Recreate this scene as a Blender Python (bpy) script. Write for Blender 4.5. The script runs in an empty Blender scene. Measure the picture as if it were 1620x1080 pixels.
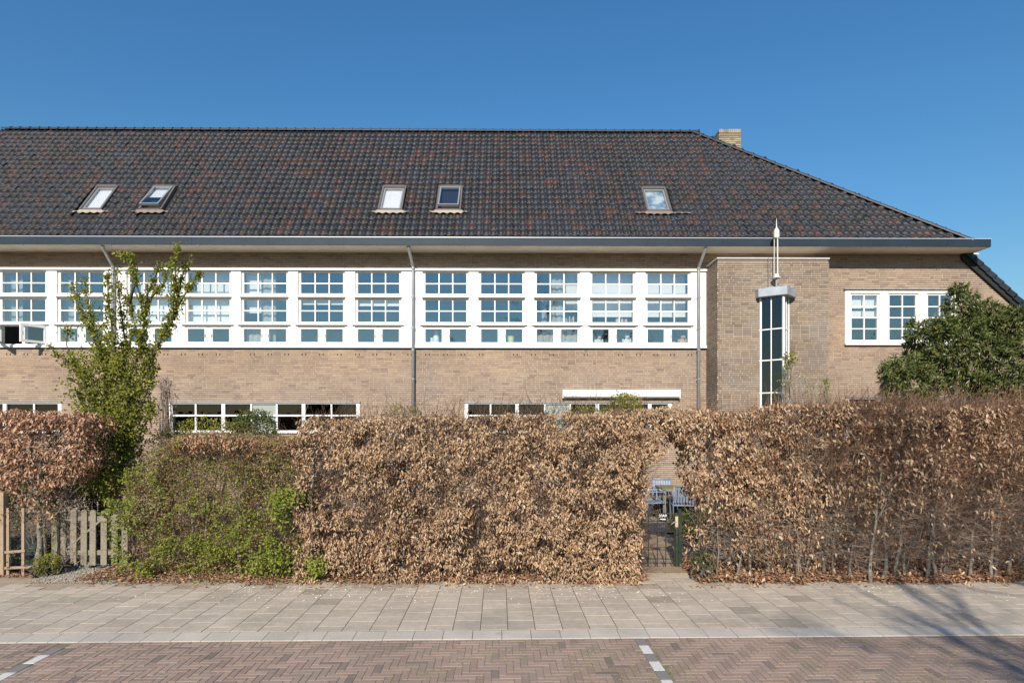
import bpy, math, random
import numpy as np
from mathutils import Vector, Matrix

random.seed(7)
RNG = np.random.default_rng(7)
SC = bpy.context.scene
COL = SC.collection

# ---------------------------------------------------------------- camera, sky, sun, exposure
FOC, PX0, HOR, EYE = 930.0, 810.0, 668.0, 2.27
cam_d = bpy.data.cameras.new('camera')
cam = bpy.data.objects.new('camera', cam_d)
COL.objects.link(cam)
SC.camera = cam
cam.location = (0, 0, EYE)
cam.rotation_euler = (math.pi / 2, 0, 0)
cam_d.sensor_width = 36
cam_d.lens = 36 * FOC / 1620
cam_d.shift_y = (HOR - 540) / 1620
cam_d.clip_end = 3000
cam_d.clip_start = 0.05

SUN_TO = Vector((-0.17, -1.0, 0.585)).normalized()
SUN_EL = math.asin(SUN_TO.z)
SUN_ROT = math.atan2(SUN_TO.x, SUN_TO.y) % (2 * math.pi)
world = bpy.data.worlds.new('World')
SC.world = world
world.use_nodes = True
_nt = world.node_tree
_sky = _nt.nodes.new('ShaderNodeTexSky')
_sky.sky_type = 'NISHITA'
_sky.sun_disc = False
_sky.sun_elevation = SUN_EL
_sky.sun_rotation = SUN_ROT
_sky.altitude = 0
_sky.air_density = 1.8
_sky.dust_density = 0.0
_sky.ozone_density = 10.0
_hs = _nt.nodes.new('ShaderNodeHueSaturation')
_hs.inputs['Saturation'].default_value = 1.10
_hs.inputs['Value'].default_value = 1.03
_nt.links.new(_sky.outputs[0], _hs.inputs['Color'])
_nt.links.new(_hs.outputs[0], _nt.nodes['Background'].inputs[0])
_nt.nodes['Background'].inputs[1].default_value = 0.10
sun_d = bpy.data.lights.new('sun', 'SUN')
sun_d.energy = 5.0
sun_d.angle = math.radians(0.53)
sun_d.color = (1.0, 0.92, 0.80)
sun = bpy.data.objects.new('sun', sun_d)
sun.rotation_euler = SUN_TO.to_track_quat('Z', 'Y').to_euler()
sun.location = (0, -20, 30)
COL.objects.link(sun)
SC.view_settings.view_transform = 'Standard'
SC.view_settings.look = 'None'
SC.view_settings.exposure = 0.26
SC.view_settings.gamma = 1.0
SC.view_settings.use_curve_mapping = False
SC.cycles.max_bounces = 8
SC.cycles.transparent_max_bounces = 12
SC.cycles.sample_clamp_indirect = 6

# ---------------------------------------------------------------- frames of reference
BT = 0.0089
BO = Vector((0, 15, 0))
BC, BS = math.cos(math.atan(BT)), math.sin(math.atan(BT))
ST = 0.0218
SO = Vector((0, 6.16, 0))
SCO, SSI = math.cos(math.atan(ST)), math.sin(math.atan(ST))


def F(px, py=668, q=0.0):
    """photo position -> (x, z) on the facade plane set q behind the wall face"""
    u = (px - PX0) / FOC
    x = (u * (15 + q * BC) + q * BS) / (BC - u * BS)
    Y = 15 + x * BS + q * BC
    return x, EYE + (HOR - py) / FOC * Y


def FX(px, q=0.0):
    return F(px, 668, q)[0]


def FZ(py, px=810, q=0.0):
    return F(px, py, q)[1]


def W(px, py, d):
    return Vector(((px - PX0) / FOC * d, d, EYE + (HOR - py) / FOC * d))


# ---------------------------------------------------------------- materials
MATS = {}


def mat(name, col=(0.5, 0.5, 0.5), rough=0.7, metal=0.0, noise=None, bump=None, ramp=None, spec=0.5, trans=0.0,
        coat=0.0, stain=None):
    """noise=(scale, amount) brightness mottling; bump=(scale, strength, distance);
    ramp=[(pos, colour)...] picked per piece; stain=(scale, colour, threshold)"""
    if name in MATS:
        return MATS[name]
    m = bpy.data.materials.new(name)
    m.use_nodes = True
    nt = m.node_tree
    b = nt.nodes['Principled BSDF']
    b.inputs['Roughness'].default_value = rough
    b.inputs['Metallic'].default_value = metal
    b.inputs['Specular IOR Level'].default_value = spec
    b.inputs['Coat Weight'].default_value = coat
    L = nt.links.new
    geo = nt.nodes.new('ShaderNodeNewGeometry')
    pos = geo.outputs['Position']
    cur = None
    if ramp:
        at = nt.nodes.new('ShaderNodeAttribute')
        at.attribute_name = 'rnd'
        oi = nt.nodes.new('ShaderNodeObjectInfo')
        ad = nt.nodes.new('ShaderNodeMath')
        ad.operation = 'ADD'
        L(at.outputs['Fac'], ad.inputs[0])
        L(oi.outputs['Random'], ad.inputs[1])
        fr = nt.nodes.new('ShaderNodeMath')
        fr.operation = 'FRACT'
        L(ad.outputs[0], fr.inputs[0])
        cr = nt.nodes.new('ShaderNodeValToRGB')
        cr.color_ramp.interpolation = 'LINEAR'
        while len(cr.color_ramp.elements) < len(ramp):
            cr.color_ramp.elements.new(0.5)
        for e, (p, c) in zip(cr.color_ramp.elements, ramp):
            e.position = p
            e.color = (*c, 1)
        L(fr.outputs[0], cr.inputs[0])
        cur = cr.outputs[0]
    else:
        rgb = nt.nodes.new('ShaderNodeRGB')
        rgb.outputs[0].default_value = (*col, 1)
        cur = rgb.outputs[0]
    if stain:
        n = nt.nodes.new('ShaderNodeTexNoise')
        n.inputs['Scale'].default_value = stain[0]
        n.inputs['Detail'].default_value = 6
        n.inputs['Roughness'].default_value = 0.65
        L(pos, n.inputs['Vector'])
        mr = nt.nodes.new('ShaderNodeMapRange')
        mr.inputs['From Min'].default_value = stain[2]
        mr.inputs['From Max'].default_value = stain[2] + 0.15
        mr.inputs['To Max'].default_value = stain[3] if len(stain) > 3 else 0.8
        L(n.outputs['Fac'], mr.inputs['Value'])
        mx = nt.nodes.new('ShaderNodeMix')
        mx.data_type = 'RGBA'
        L(mr.outputs[0], mx.inputs[0])
        L(cur, mx.inputs[6])
        mx.inputs[7].default_value = (*stain[1], 1)
        cur = mx.outputs[2]
    if noise:
        for sc_, am in (noise if isinstance(noise[0], tuple) else (noise,)):
            n = nt.nodes.new('ShaderNodeTexNoise')
            n.inputs['Scale'].default_value = sc_
            n.inputs['Detail'].default_value = 5
            L(pos, n.inputs['Vector'])
            mr = nt.nodes.new('ShaderNodeMapRange')
            mr.inputs['From Min'].default_value = 0.3
            mr.inputs['From Max'].default_value = 0.7
            mr.inputs['To Min'].default_value = 1 - am
            mr.inputs['To Max'].default_value = 1 + am
            L(n.outputs['Fac'], mr.inputs['Value'])
            vm = nt.nodes.new('ShaderNodeVectorMath')
            vm.operation = 'SCALE'
            L(cur, vm.inputs[0])
            L(mr.outputs[0], vm.inputs['Scale'])
            cur = vm.outputs[0]
    L(cur, b.inputs['Base Color'])
    if bump:
        n = nt.nodes.new('ShaderNodeTexNoise')
        n.inputs['Scale'].default_value = bump[0]
        n.inputs['Detail'].default_value = 4
        L(pos, n.inputs['Vector'])
        bp = nt.nodes.new('ShaderNodeBump')
        bp.inputs['Strength'].default_value = bump[1]
        bp.inputs['Distance'].default_value = bump[2]
        L(n.outputs['Fac'], bp.inputs['Height'])
        L(bp.outputs[0], b.inputs['Normal'])
    if trans:
        tb = nt.nodes.new('ShaderNodeBsdfTranslucent')
        L(cur, tb.inputs['Color'])
        ms = nt.nodes.new('ShaderNodeMixShader')
        ms.inputs[0].default_value = trans
        L(b.outputs[0], ms.inputs[1])
        L(tb.outputs[0], ms.inputs[2])
        L(ms.outputs[0], nt.nodes['Material Output'].inputs['Surface'])
    MATS[name] = m
    return m


def glass(name, tint, refl, rough=0.0, wob=0.004):
    m = bpy.data.materials.new(name)
    m.use_nodes = True
    nt = m.node_tree
    nt.nodes.remove(nt.nodes['Principled BSDF'])
    L = nt.links.new
    t = nt.nodes.new('ShaderNodeBsdfTransparent')
    t.inputs[0].default_value = (*tint, 1)
    g = nt.nodes.new('ShaderNodeBsdfGlossy')
    g.inputs['Roughness'].default_value = rough
    g.inputs['Color'].default_value = (0.98, 0.96, 0.95, 1)
    f = nt.nodes.new('ShaderNodeFresnel')
    gb = nt.nodes.new('ShaderNodeNewGeometry')
    ir = nt.nodes.new('ShaderNodeMapRange')
    ir.inputs['To Min'].default_value = 1.5
    ir.inputs['To Max'].default_value = 1 / 1.5
    L(gb.outputs['Backfacing'], ir.inputs['Value'])
    L(ir.outputs[0], f.inputs['IOR'])
    mr = nt.nodes.new('ShaderNodeMapRange')
    mr.inputs['From Min'].default_value = 0.04
    mr.inputs['From Max'].default_value = 1.0
    mr.inputs['To Min'].default_value = refl
    mr.inputs['To Max'].default_value = 1.0
    L(f.outputs[0], mr.inputs['Value'])
    ms = nt.nodes.new('ShaderNodeMixShader')
    L(mr.outputs[0], ms.inputs[0])
    L(t.outputs[0], ms.inputs[1])
    L(g.outputs[0], ms.inputs[2])
    L(ms.outputs[0], nt.nodes['Material Output'].inputs['Surface'])
    if wob:
        geo = nt.nodes.new('ShaderNodeNewGeometry')
        n = nt.nodes.new('ShaderNodeTexNoise')
        n.inputs['Scale'].default_value = 3.0
        n.inputs['Detail'].default_value = 1
        L(geo.outputs['Position'], n.inputs['Vector'])
        bp = nt.nodes.new('ShaderNodeBump')
        bp.inputs['Strength'].default_value = 0.6
        bp.inputs['Distance'].default_value = wob
        L(n.outputs['Fac'], bp.inputs['Height'])
        L(bp.outputs[0], g.inputs['Normal'])
    return m


M_BRICK = mat('brick', rough=0.85, ramp=[(0, (0.26, 0.185, 0.145)), (0.12, (0.345, 0.245, 0.175)), (0.4, (0.40, 0.29, 0.205)),
                                         (0.55, (0.34, 0.245, 0.19)), (0.7, (0.425, 0.315, 0.22)), (0.88, (0.315, 0.225, 0.18)),
                                         (1, (0.375, 0.27, 0.19))],
              noise=((60, 0.2), (0.5, 0.12), (2.5, 0.07)), bump=(180, 0.5, 0.003), stain=(0.55, (0.30, 0.245, 0.20), 0.53, 0.45))
M_BRICK_T = mat('brick_weathered_shaded', rough=0.85, ramp=[(0, (0.21, 0.155, 0.12)), (0.3, (0.30, 0.225, 0.165)), (0.6, (0.34, 0.26, 0.19)), (0.8, (0.25, 0.19, 0.15)), (1, (0.31, 0.235, 0.17))],
                noise=((60, 0.12), (1.1, 0.16)), bump=(180, 0.5, 0.003), stain=(1.3, (0.27, 0.24, 0.205), 0.5, 0.6))  # stained tower brick; also darkens the chimney's left face for its shade
M_YBRICK = mat('yellow_brick', rough=0.85, ramp=[(0, (0.27, 0.23, 0.145)), (0.4, (0.38, 0.33, 0.225)), (0.7, (0.21, 0.155, 0.105)), (1, (0.34, 0.29, 0.18))],
               noise=(20, 0.1))
M_MORTAR = mat('mortar_recessed', (0.20, 0.16, 0.125), 0.95, noise=(30, 0.15))
M_MORTAR_L = mat('mortar_flush', (0.50, 0.415, 0.325), 0.95, noise=((30, 0.12), (1.5, 0.1)))
M_WHITE = mat('white_paint', (0.83, 0.82, 0.79), 0.42, noise=((2.5, 0.04), (40, 0.025)), bump=(60, 0.08, 0.001), stain=(2.6, (0.66, 0.63, 0.56), 0.56, 0.5))
M_CREAM = mat('cream_soffit', (0.78, 0.71, 0.60), 0.6, noise=(3, 0.06))
M_LEDGE = mat('grey_ledge', (0.16, 0.16, 0.16), 0.6)
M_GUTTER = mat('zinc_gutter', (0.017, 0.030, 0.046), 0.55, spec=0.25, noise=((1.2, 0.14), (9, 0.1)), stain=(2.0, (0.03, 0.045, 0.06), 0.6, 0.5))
M_LIP = mat('bright_metal_lip', (0.62, 0.64, 0.66), 0.4, metal=0.3)
M_ZINC = mat('zinc_pipe', (0.33, 0.34, 0.36), 0.45, metal=0.4, noise=(6, 0.12))
M_ZINC_L = mat('zinc_cap', (0.38, 0.41, 0.44), 0.45, metal=0.3, noise=(5, 0.14))
M_TILE = mat('glazed_tile', rough=0.45, spec=0.2,
             ramp=[(0, (0.012, 0.015, 0.022)), (0.3, (0.021, 0.025, 0.036)), (0.5, (0.016, 0.0155, 0.018)),
                   (0.68, (0.032, 0.021, 0.021)), (0.8, (0.056, 0.025, 0.023)), (0.87, (0.019, 0.022, 0.031)), (1, (0.012, 0.015, 0.022))],
             noise=((22, 0.3), (0.9, 0.22)), stain=(26, (0.11, 0.10, 0.085), 0.62, 0.45), bump=(60, 0.25, 0.003))
M_TILELIP = mat('pale_tile_edge', (0.19, 0.175, 0.165), 0.7, noise=((30, 0.5), (3, 0.35)))
M_RIDGE = mat('ridge_tile', rough=0.5, spec=0.35, ramp=[(0, (0.016, 0.020, 0.028)), (1, (0.026, 0.031, 0.041))], noise=(8, 0.2))
M_DECK = mat('roof_underlay', (0.02, 0.019, 0.018), 0.9)
M_LEAD = mat('cream_lead_apron', (0.34, 0.285, 0.225), 0.6, noise=(9, 0.15))
M_LEADB = mat('brown_lead_apron', (0.2, 0.15, 0.125), 0.6, noise=(9, 0.1))
M_SKYF = mat('skylight_metal', (0.20, 0.175, 0.155), 0.4, metal=0.4, noise=(9, 0.06))
M_SKYS = mat('skylight_sash', (0.30, 0.31, 0.32), 0.4, metal=0.3)
M_BLIND = mat('white_blind', (0.80, 0.80, 0.78), 0.8)
M_CURT = mat('grey_curtain', (0.40, 0.41, 0.38), 0.9, noise=(5, 0.05))
M_CURTD = mat('pale_curtain', (0.36, 0.40, 0.45), 0.9)
M_ROOM = mat('room_wall', (0.22, 0.22, 0.22), 0.9)
M_ROOMF = mat('room_floor', (0.10, 0.08, 0.06), 0.7)
M_FROST = mat('frosted_panel', (0.30, 0.33, 0.30), 0.5)
M_GLASS = glass('window_glass', (0.97, 0.985, 0.99), 0.175)
M_GLASSD = glass('dark_window_glass', (0.45, 0.48, 0.5), 0.05, wob=0.0006)
M_GLASSB = glass('bay_glass', (0.35, 0.38, 0.42), 0.085)
M_GLASSS = glass('skylight_glass', (0.97, 0.98, 0.99), 0.14, wob=0.001)


# ---------------------------------------------------------------- helpers
def link(name, mesh, parent=None, loc=(0, 0, 0), rot=(0, 0, 0)):
    o = bpy.data.objects.new(name, mesh)
    o.location = loc
    o.rotation_euler = rot
    COL.objects.link(o)
    if parent is not None:
        o.parent = parent
    return o


def tag(o, label=None, cat=None, group=None, kind=None):
    if label:
        o['label'] = label
    if cat:
        o['category'] = cat
    if group:
        o['group'] = group
    if kind:
        o['kind'] = kind
    return o


def thing(name, label, cat, loc=(0, 0, 0), rz=0.0, group=None):
    o = link(name, None, None, loc, (0, 0, rz))
    return tag(o, label, cat, group)


def np_mesh(name, V, Fc, mats, rnd=None, midx=None, smooth=False):
    """V (n,3); Fc (m,k) same-size faces; rnd per face"""
    me = bpy.data.meshes.new(name)
    V = np.asarray(V, dtype=np.float32)
    Fc = np.asarray(Fc, dtype=np.int32)
    m, k = Fc.shape
    me.vertices.add(len(V))
    me.vertices.foreach_set('co', V.ravel())
    me.loops.add(m * k)
    me.loops.foreach_set('vertex_index', Fc.ravel())
    me.polygons.add(m)
    me.polygons.foreach_set('loop_start', np.arange(0, m * k, k, dtype=np.int32))
    for mm in mats if isinstance(mats, (list, tuple)) else [mats]:
        me.materials.append(mm)
    if midx is not None:
        me.polygons.foreach_set('material_index', np.asarray(midx, dtype=np.int32))
    me.polygons.foreach_set('use_smooth', np.full(m, smooth))
    if rnd is not None:
        a = me.attributes.new('rnd', 'FLOAT', 'FACE')
        a.data.foreach_set('value', np.asarray(rnd, dtype=np.float32))
    me.update(calc_edges=True)
    return me


class MB:
    def __init__(s):
        s.v, s.f, s.m, s.r = [], [], [], []

    def add(s, vs, fs, mi=0, r=0.0):
        o = len(s.v)
        s.v += [tuple(v) for v in vs]
        for f in fs:
            s.f.append(tuple(i + o for i in f))
            s.m.append(mi)
            s.r.append(r)

    def box(s, x0, x1, y0, y1, z0, z1, mi=0, r=0.0):
        s.add([(x0, y0, z0), (x1, y0, z0), (x1, y1, z0), (x0, y1, z0), (x0, y0, z1), (x1, y0, z1), (x1, y1, z1), (x0, y1, z1)],
              [(0, 3, 2, 1), (4, 5, 6, 7), (0, 1, 5, 4), (1, 2, 6, 5), (2, 3, 7, 6), (3, 0, 4, 7)], mi, r)

    def bar(s, a, b, wx, wy, up=(0, 0, 1), mi=0):
        """box beam from a to b, wx wide (sideways), wy high (along up)"""
        a, b = Vector(a), Vector(b)
        d = (b - a).normalized()
        up = Vector(up)
        sd = d.cross(up)
        if sd.length < 1e-4:
            sd = d.cross(Vector((0, 1, 0)))
        sd.normalize()
        u = sd.cross(d).normalized()
        vs = []
        for p in (a, b):
            for i, j in ((-1, -1), (1, -1), (1, 1), (-1, 1)):
                vs.append(p + sd * (i * wx / 2) + u * (j * wy / 2))
        s.add(vs, [(3, 2, 1, 0), (4, 5, 6, 7), (0, 1, 5, 4), (1, 2, 6, 5), (2, 3, 7, 6), (3, 0, 4, 7)], mi)

    def tube(s, pts, rad, n=8, mi=0, caps=True):
        pts = [Vector(p) for p in pts]
        rad = rad if isinstance(rad, (list, tuple)) else [rad] * len(pts)
        o = len(s.v)
        prev = None
        for i, p in enumerate(pts):
            if i == 0:
                d = pts[1] - pts[0]
            elif i == len(pts) - 1:
                d = pts[-1] - pts[-2]
            else:
                d = (pts[i + 1] - pts[i]).normalized() + (pts[i] - pts[i - 1]).normalized()
            d.normalize()
            if prev is None:
                t = Vector((1, 0, 0)) if abs(d.x) < 0.9 else Vector((0, 1, 0))
            else:
                t = prev
            a = (t - d * t.dot(d)).normalized()
            prev = a
            b = d.cross(a)
            for k in range(n):
                an = 2 * math.pi * k / n
                s.v.append(tuple(p + (a * math.cos(an) + b * math.sin(an)) * rad[i]))
        for i in range(len(pts) - 1):
            for k in range(n):
                k2 = (k + 1) % n
                s.f.append((o + i * n + k, o + i * n + k2, o + (i + 1) * n + k2, o + (i + 1) * n + k))
                s.m.append(mi)
                s.r.append(0.0)
        if caps:
            s.f.append(tuple(o + k for k in reversed(range(n))))
            s.f.append(tuple(o + (len(pts) - 1) * n + k for k in range(n)))
            s.m += [mi, mi]
            s.r += [0.0, 0.0]

    def lathe(s, prof, cx, cy, n=16, mi=0):
        """prof [(r, z)...] about a vertical axis"""
        o = len(s.v)
        for r, z in prof:
            for k in range(n):
                a = 2 * math.pi * k / n
                s.v.append((cx + r * math.cos(a), cy + r * math.sin(a), z))
        for i in range(len(prof) - 1):
            for k in range(n):
                k2 = (k + 1) % n
                s.f.append((o + i * n + k, o + i * n + k2, o + (i + 1) * n + k2, o + (i + 1) * n + k))
                s.m.append(mi)
                s.r.append(0.0)

    def prism(s, poly, y0, y1, mi=0):
        """polygon in (x, z) drawn out from y0 to y1"""
        n = len(poly)
        vs = [(x, y0, z) for x, z in poly] + [(x, y1, z) for x, z in poly]
        s.add(vs, [tuple(range(n)), tuple(range(2 * n - 1, n - 1, -1))] + [(i, i + n, (i + 1) % n + n, (i + 1) % n) for i in range(n)], mi)

    def build(s, name, mats, parent=None, loc=(0, 0, 0), rot=(0, 0, 0), smooth=False, bevel=0.0):
        me = bpy.data.meshes.new(name)
        me.from_pydata(s.v, [], s.f)
        for m in mats if isinstance(mats, (list, tuple)) else [mats]:
            me.materials.append(m)
        me.polygons.foreach_set('material_index', s.m)
        if smooth:
            me.polygons.foreach_set('use_smooth', [True] * len(s.f))
        if any(s.r):
            a = me.attributes.new('rnd', 'FLOAT', 'FACE')
            a.data.foreach_set('value', s.r)
        me.update()
        o = link(name, me, parent, loc, rot)
        if bevel:
            md = o.modifiers.new('b', 'BEVEL')
            md.width = bevel
            md.segments = 1
            md.limit_method = 'ANGLE'
        return o


def boxes_np(lo, hi, back=True):
    """axis boxes from corner arrays; returns V, F (quads)"""
    n = len(lo)
    V = np.empty((n, 8, 3), np.float32)
    for k, (a, b, c) in enumerate([(0, 0, 0), (1, 0, 0), (1, 1, 0), (0, 1, 0), (0, 0, 1), (1, 0, 1), (1, 1, 1), (0, 1, 1)]):
        V[:, k, 0] = np.where(a, hi[:, 0], lo[:, 0])
        V[:, k, 1] = np.where(b, hi[:, 1], lo[:, 1])
        V[:, k, 2] = np.where(c, hi[:, 2], lo[:, 2])
    fs = [(0, 3, 2, 1), (4, 5, 6, 7), (0, 1, 5, 4), (1, 2, 6, 5), (3, 0, 4, 7)]
    if back:
        fs.append((2, 3, 7, 6))
    Fq = (np.arange(n)[:, None, None] * 8 + np.array(fs)[None]).reshape(-1, 4)
    return V.reshape(-1, 3), Fq, len(fs)


def vnoise(P, scale, seed=0):
    """3-D value noise, P (n,3) -> 0..1"""
    r = np.random.default_rng(seed)
    T = r.random((32, 32, 32))
    Q = P * scale + 100.0
    i = np.floor(Q).astype(int)
    f = Q - i
    f = f * f * (3 - 2 * f)
    out = 0
    for a in (0, 1):
        for b in (0, 1):
            for c in (0, 1):
                w = (f[:, 0] if a else 1 - f[:, 0]) * (f[:, 1] if b else 1 - f[:, 1]) * (f[:, 2] if c else 1 - f[:, 2])
                out = out + w * T[(i[:, 0] + a) % 32, (i[:, 1] + b) % 32, (i[:, 2] + c) % 32]
    return out


def unit(A):
    return A / np.maximum(np.linalg.norm(A, axis=1, keepdims=True), 1e-9)


def leaves(name, P, D, N, Ln, Wd, rnd, mats, parent, midx=None, curl=0.15, kind=None):
    """each leaf: folded blade of four triangles, base at P, tip along D"""
    n = len(P)
    D = unit(D)
    S = unit(np.cross(D, N))
    N = np.cross(S, D)
    Ln = Ln[:, None]
    Wd = Wd[:, None]
    c = RNG.uniform(-curl, curl * 2, (n, 1))
    V = np.empty((n, 5, 3), np.float32)
    V[:, 0] = P
    V[:, 1] = P + D * Ln * 0.5 - N * Wd * 0.36
    V[:, 2] = P + D * Ln * 0.42 + S * Wd * 0.5
    V[:, 3] = P + D * Ln * 0.42 - S * Wd * 0.5
    V[:, 4] = P + D * Ln - N * Ln * c
    fs = np.array([(0, 3, 1), (0, 1, 2), (1, 3, 4), (1, 4, 2)])
    Fq = (np.arange(n)[:, None, None] * 5 + fs[None]).reshape(-1, 3)
    me = np_mesh(name, V.reshape(-1, 3), Fq, mats, np.repeat(rnd, 4), None if midx is None else np.repeat(midx, 4))
    o = link(name, me, parent)
    if kind:
        o['kind'] = kind
    return o


def sticks(name, A, B, r0, r1, mats, parent, rnd=None, kind=None):
    """three-sided tapered sticks from A to B"""
    n = len(A)
    A = np.asarray(A, float)
    B = np.asarray(B, float)
    D = unit(B - A)
    t = np.where(np.abs(D[:, :1]) < 0.9, np.array([[1.0, 0, 0]]), np.array([[0, 1.0, 0]]))
    a = unit(np.cross(D, t))
    b = np.cross(D, a)
    r0 = np.broadcast_to(np.asarray(r0, float), (n,))[:, None]
    r1 = np.broadcast_to(np.asarray(r1, float), (n,))[:, None]
    V = np.empty((n, 6, 3), np.float32)
    for k in range(3):
        an = 2 * math.pi * k / 3
        o = a * math.cos(an) + b * math.sin(an)
        V[:, k] = A + o * r0
        V[:, k + 3] = B + o * r1
    fs = np.array([(0, 1, 4, 3), (1, 2, 5, 4), (2, 0, 3, 5)])
    Fq = (np.arange(n)[:, None, None] * 6 + fs[None]).reshape(-1, 4)
    if rnd is None:
        rnd = RNG.random(n)
    me = np_mesh(name, V.reshape(-1, 3), Fq, mats, np.repeat(rnd, 3))
    o = link(name, me, parent)
    if kind:
        o['kind'] = kind
    return o


# ================================================================ GROUND, ROAD, PAVEMENT
M_SOIL = mat('soil', (0.13, 0.095, 0.065), 0.95, noise=((4, 0.25), (40, 0.25)), bump=(25, 0.8, 0.03))
M_VERGE = mat('verge_grass', (0.07, 0.085, 0.03), 0.95, noise=((2, 0.3), (30, 0.3)))
M_SAND = mat('sand_strip', (0.37, 0.29, 0.205), 0.95, noise=((5, 0.14), (90, 0.2)), bump=(80, 0.6, 0.006), stain=(3.0, (0.24, 0.22, 0.13), 0.58, 0.6))
M_JOINT = mat('joint_sand', (0.10, 0.082, 0.058), 0.95, noise=((20, 0.25),), stain=(3.0, (0.11, 0.13, 0.03), 0.55, 0.7))
M_SLAB = mat('concrete_slab', rough=0.85, ramp=[(0, (0.44, 0.37, 0.29)), (0.5, (0.50, 0.42, 0.33)), (0.93, (0.47, 0.395, 0.31)), (0.965, (0.33, 0.275, 0.21)), (1, (0.43, 0.36, 0.28))],
             noise=((1.3, 0.12), (14, 0.08), (160, 0.2)), bump=(160, 0.5, 0.002), stain=(1.1, (0.31, 0.26, 0.195), 0.52, 0.5))
M_KERB = mat('kerb_slab', rough=0.8, ramp=[(0, (0.45, 0.40, 0.335)), (1, (0.50, 0.445, 0.375))], noise=((2, 0.1), (160, 0.2)), bump=(160, 0.5, 0.002),
             stain=(5, (0.27, 0.24, 0.2), 0.6, 0.5))
M_PAVER = mat('road_brick', rough=0.8, ramp=[(0, (0.285, 0.20, 0.155)), (0.25, (0.35, 0.242, 0.19)), (0.5, (0.305, 0.232, 0.178)), (0.8, (0.375, 0.262, 0.205)),
                                             (0.93, (0.27, 0.20, 0.16)), (0.98, (0.19, 0.155, 0.13)), (1, (0.29, 0.205, 0.16))],
              noise=((1.2, 0.12), (120, 0.2)), bump=(120, 0.6, 0.003), stain=(1.9, (0.23, 0.185, 0.135), 0.52, 0.5))
M_PWHITE = mat('white_paver', (0.66, 0.63, 0.58), 0.75, noise=(40, 0.1))
M_PGREY = mat('grey_paver', (0.23, 0.21, 0.195), 0.8, noise=(60, 0.12))


def sheet(name, x0, x1, y0, y1, z, m, parent=None, nx=1, ny=1, amp=0.0, fr=True, sc_=1.0):
    """flat or slightly uneven sheet; in the kerb's frame if fr"""
    xs = np.linspace(x0, x1, nx + 1)
    ys = np.linspace(y0, y1, ny + 1)
    X, Y = np.meshgrid(xs, ys)
    P = np.stack([X.ravel(), Y.ravel(), np.zeros(X.size)], 1)
    if amp:
        P[:, 2] = (vnoise(P, sc_, 3) - 0.5) * amp
    i = np.arange(ny)[:, None] * (nx + 1) + np.arange(nx)[None]
    i = i.ravel()
    Fq = np.stack([i, i + 1, i + nx + 2, i + nx + 1], 1)
    me = np_mesh(name, P, Fq, m, smooth=amp > 0)
    o = link(name, me, parent, (SO.x, SO.y, z) if fr else (0, 0, z), (0, 0, math.atan(ST)) if fr else (0, 0, 0))
    tag(o, kind='structure')
    return o


ground = sheet('ground', -900, 900, -900, 900, -0.14, M_VERGE, fr=False)
M_JOINTR = mat('road_joint_sand', (0.22, 0.175, 0.125), 0.95, noise=((20, 0.3), (3, 0.2)), stain=(3.0, (0.17, 0.18, 0.06), 0.5, 0.8))
road = sheet('road', -400, 400, -9.0, 0.0, -0.0014, M_JOINTR)
M_ROADFAR = mat('road_far', (0.23, 0.16, 0.135), 0.85, noise=((3, 0.15), (40, 0.2)), bump=(40, 0.5, 0.004))
road_far = sheet('road_surface', -400, 400, -8.95, -2.55, -0.002, M_ROADFAR)
road_w = sheet('road_surface', -400, -7.95, -2.55, -0.01, -0.002, M_ROADFAR)
road_e = sheet('road_surface', 7.95, 400, -2.55, -0.01, -0.002, M_ROADFAR)
pav = sheet('pavement', -400, 400, 0.225, 1.90, 0.0165, M_JOINT)
strip = sheet('sand_strip', -60, 60, 1.80, 3.4, 0.0145, M_SAND, nx=300, ny=12, amp=0.010, sc_=2.0)
garden = sheet('garden_ground', -60, 60, 2.75, 30, 0.016, M_SOIL, nx=240, ny=60, amp=0.03, sc_=1.5)


def chamfer_boxes(C, S, c, yaw=None):
    """slabs with a small chamfer round the top; C centre of the top face, S size"""
    n = len(C)
    tmpl = []
    for z, ins in ((-1, 0), (0, 0), (1, 1)):
        for sx, sy in ((-1, -1), (1, -1), (1, 1), (-1, 1)):
            tmpl.append((sx, sy, z, ins))
    V = np.empty((n, 12, 3), np.float32)
    for k, (sx, sy, z, ins) in enumerate(tmpl):
        V[:, k, 0] = sx * (S[:, 0] / 2 - ins * c)
        V[:, k, 1] = sy * (S[:, 1] / 2 - ins * c)
        V[:, k, 2] = (-S[:, 2] if z == -1 else (-c * 0.8 if z == 0 else 0))
    if yaw is not None:
        cy, sy_ = np.cos(yaw)[:, None], np.sin(yaw)[:, None]
        x = V[:, :, 0] * cy - V[:, :, 1] * sy_
        y = V[:, :, 0] * sy_ + V[:, :, 1] * cy
        V[:, :, 0], V[:, :, 1] = x, y
    tilt = RNG.normal(0, 0.0012, (n, 2))
    V[:, :, 2] += V[:, :, 0] * tilt[:, :1] + V[:, :, 1] * tilt[:, 1:]
    V += C[:, None, :]
    fs = [(8, 9, 10, 11)]
    for a in (0, 4):
        for k in range(4):
            fs.append((a + k, a + (k + 1) % 4, a + 4 + (k + 1) % 4, a + 4 + k))
    Fq = (np.arange(n)[:, None, None] * 12 + np.array(fs)[None]).reshape(-1, 4)
    return V.reshape(-1, 3), Fq, len(fs)


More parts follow.
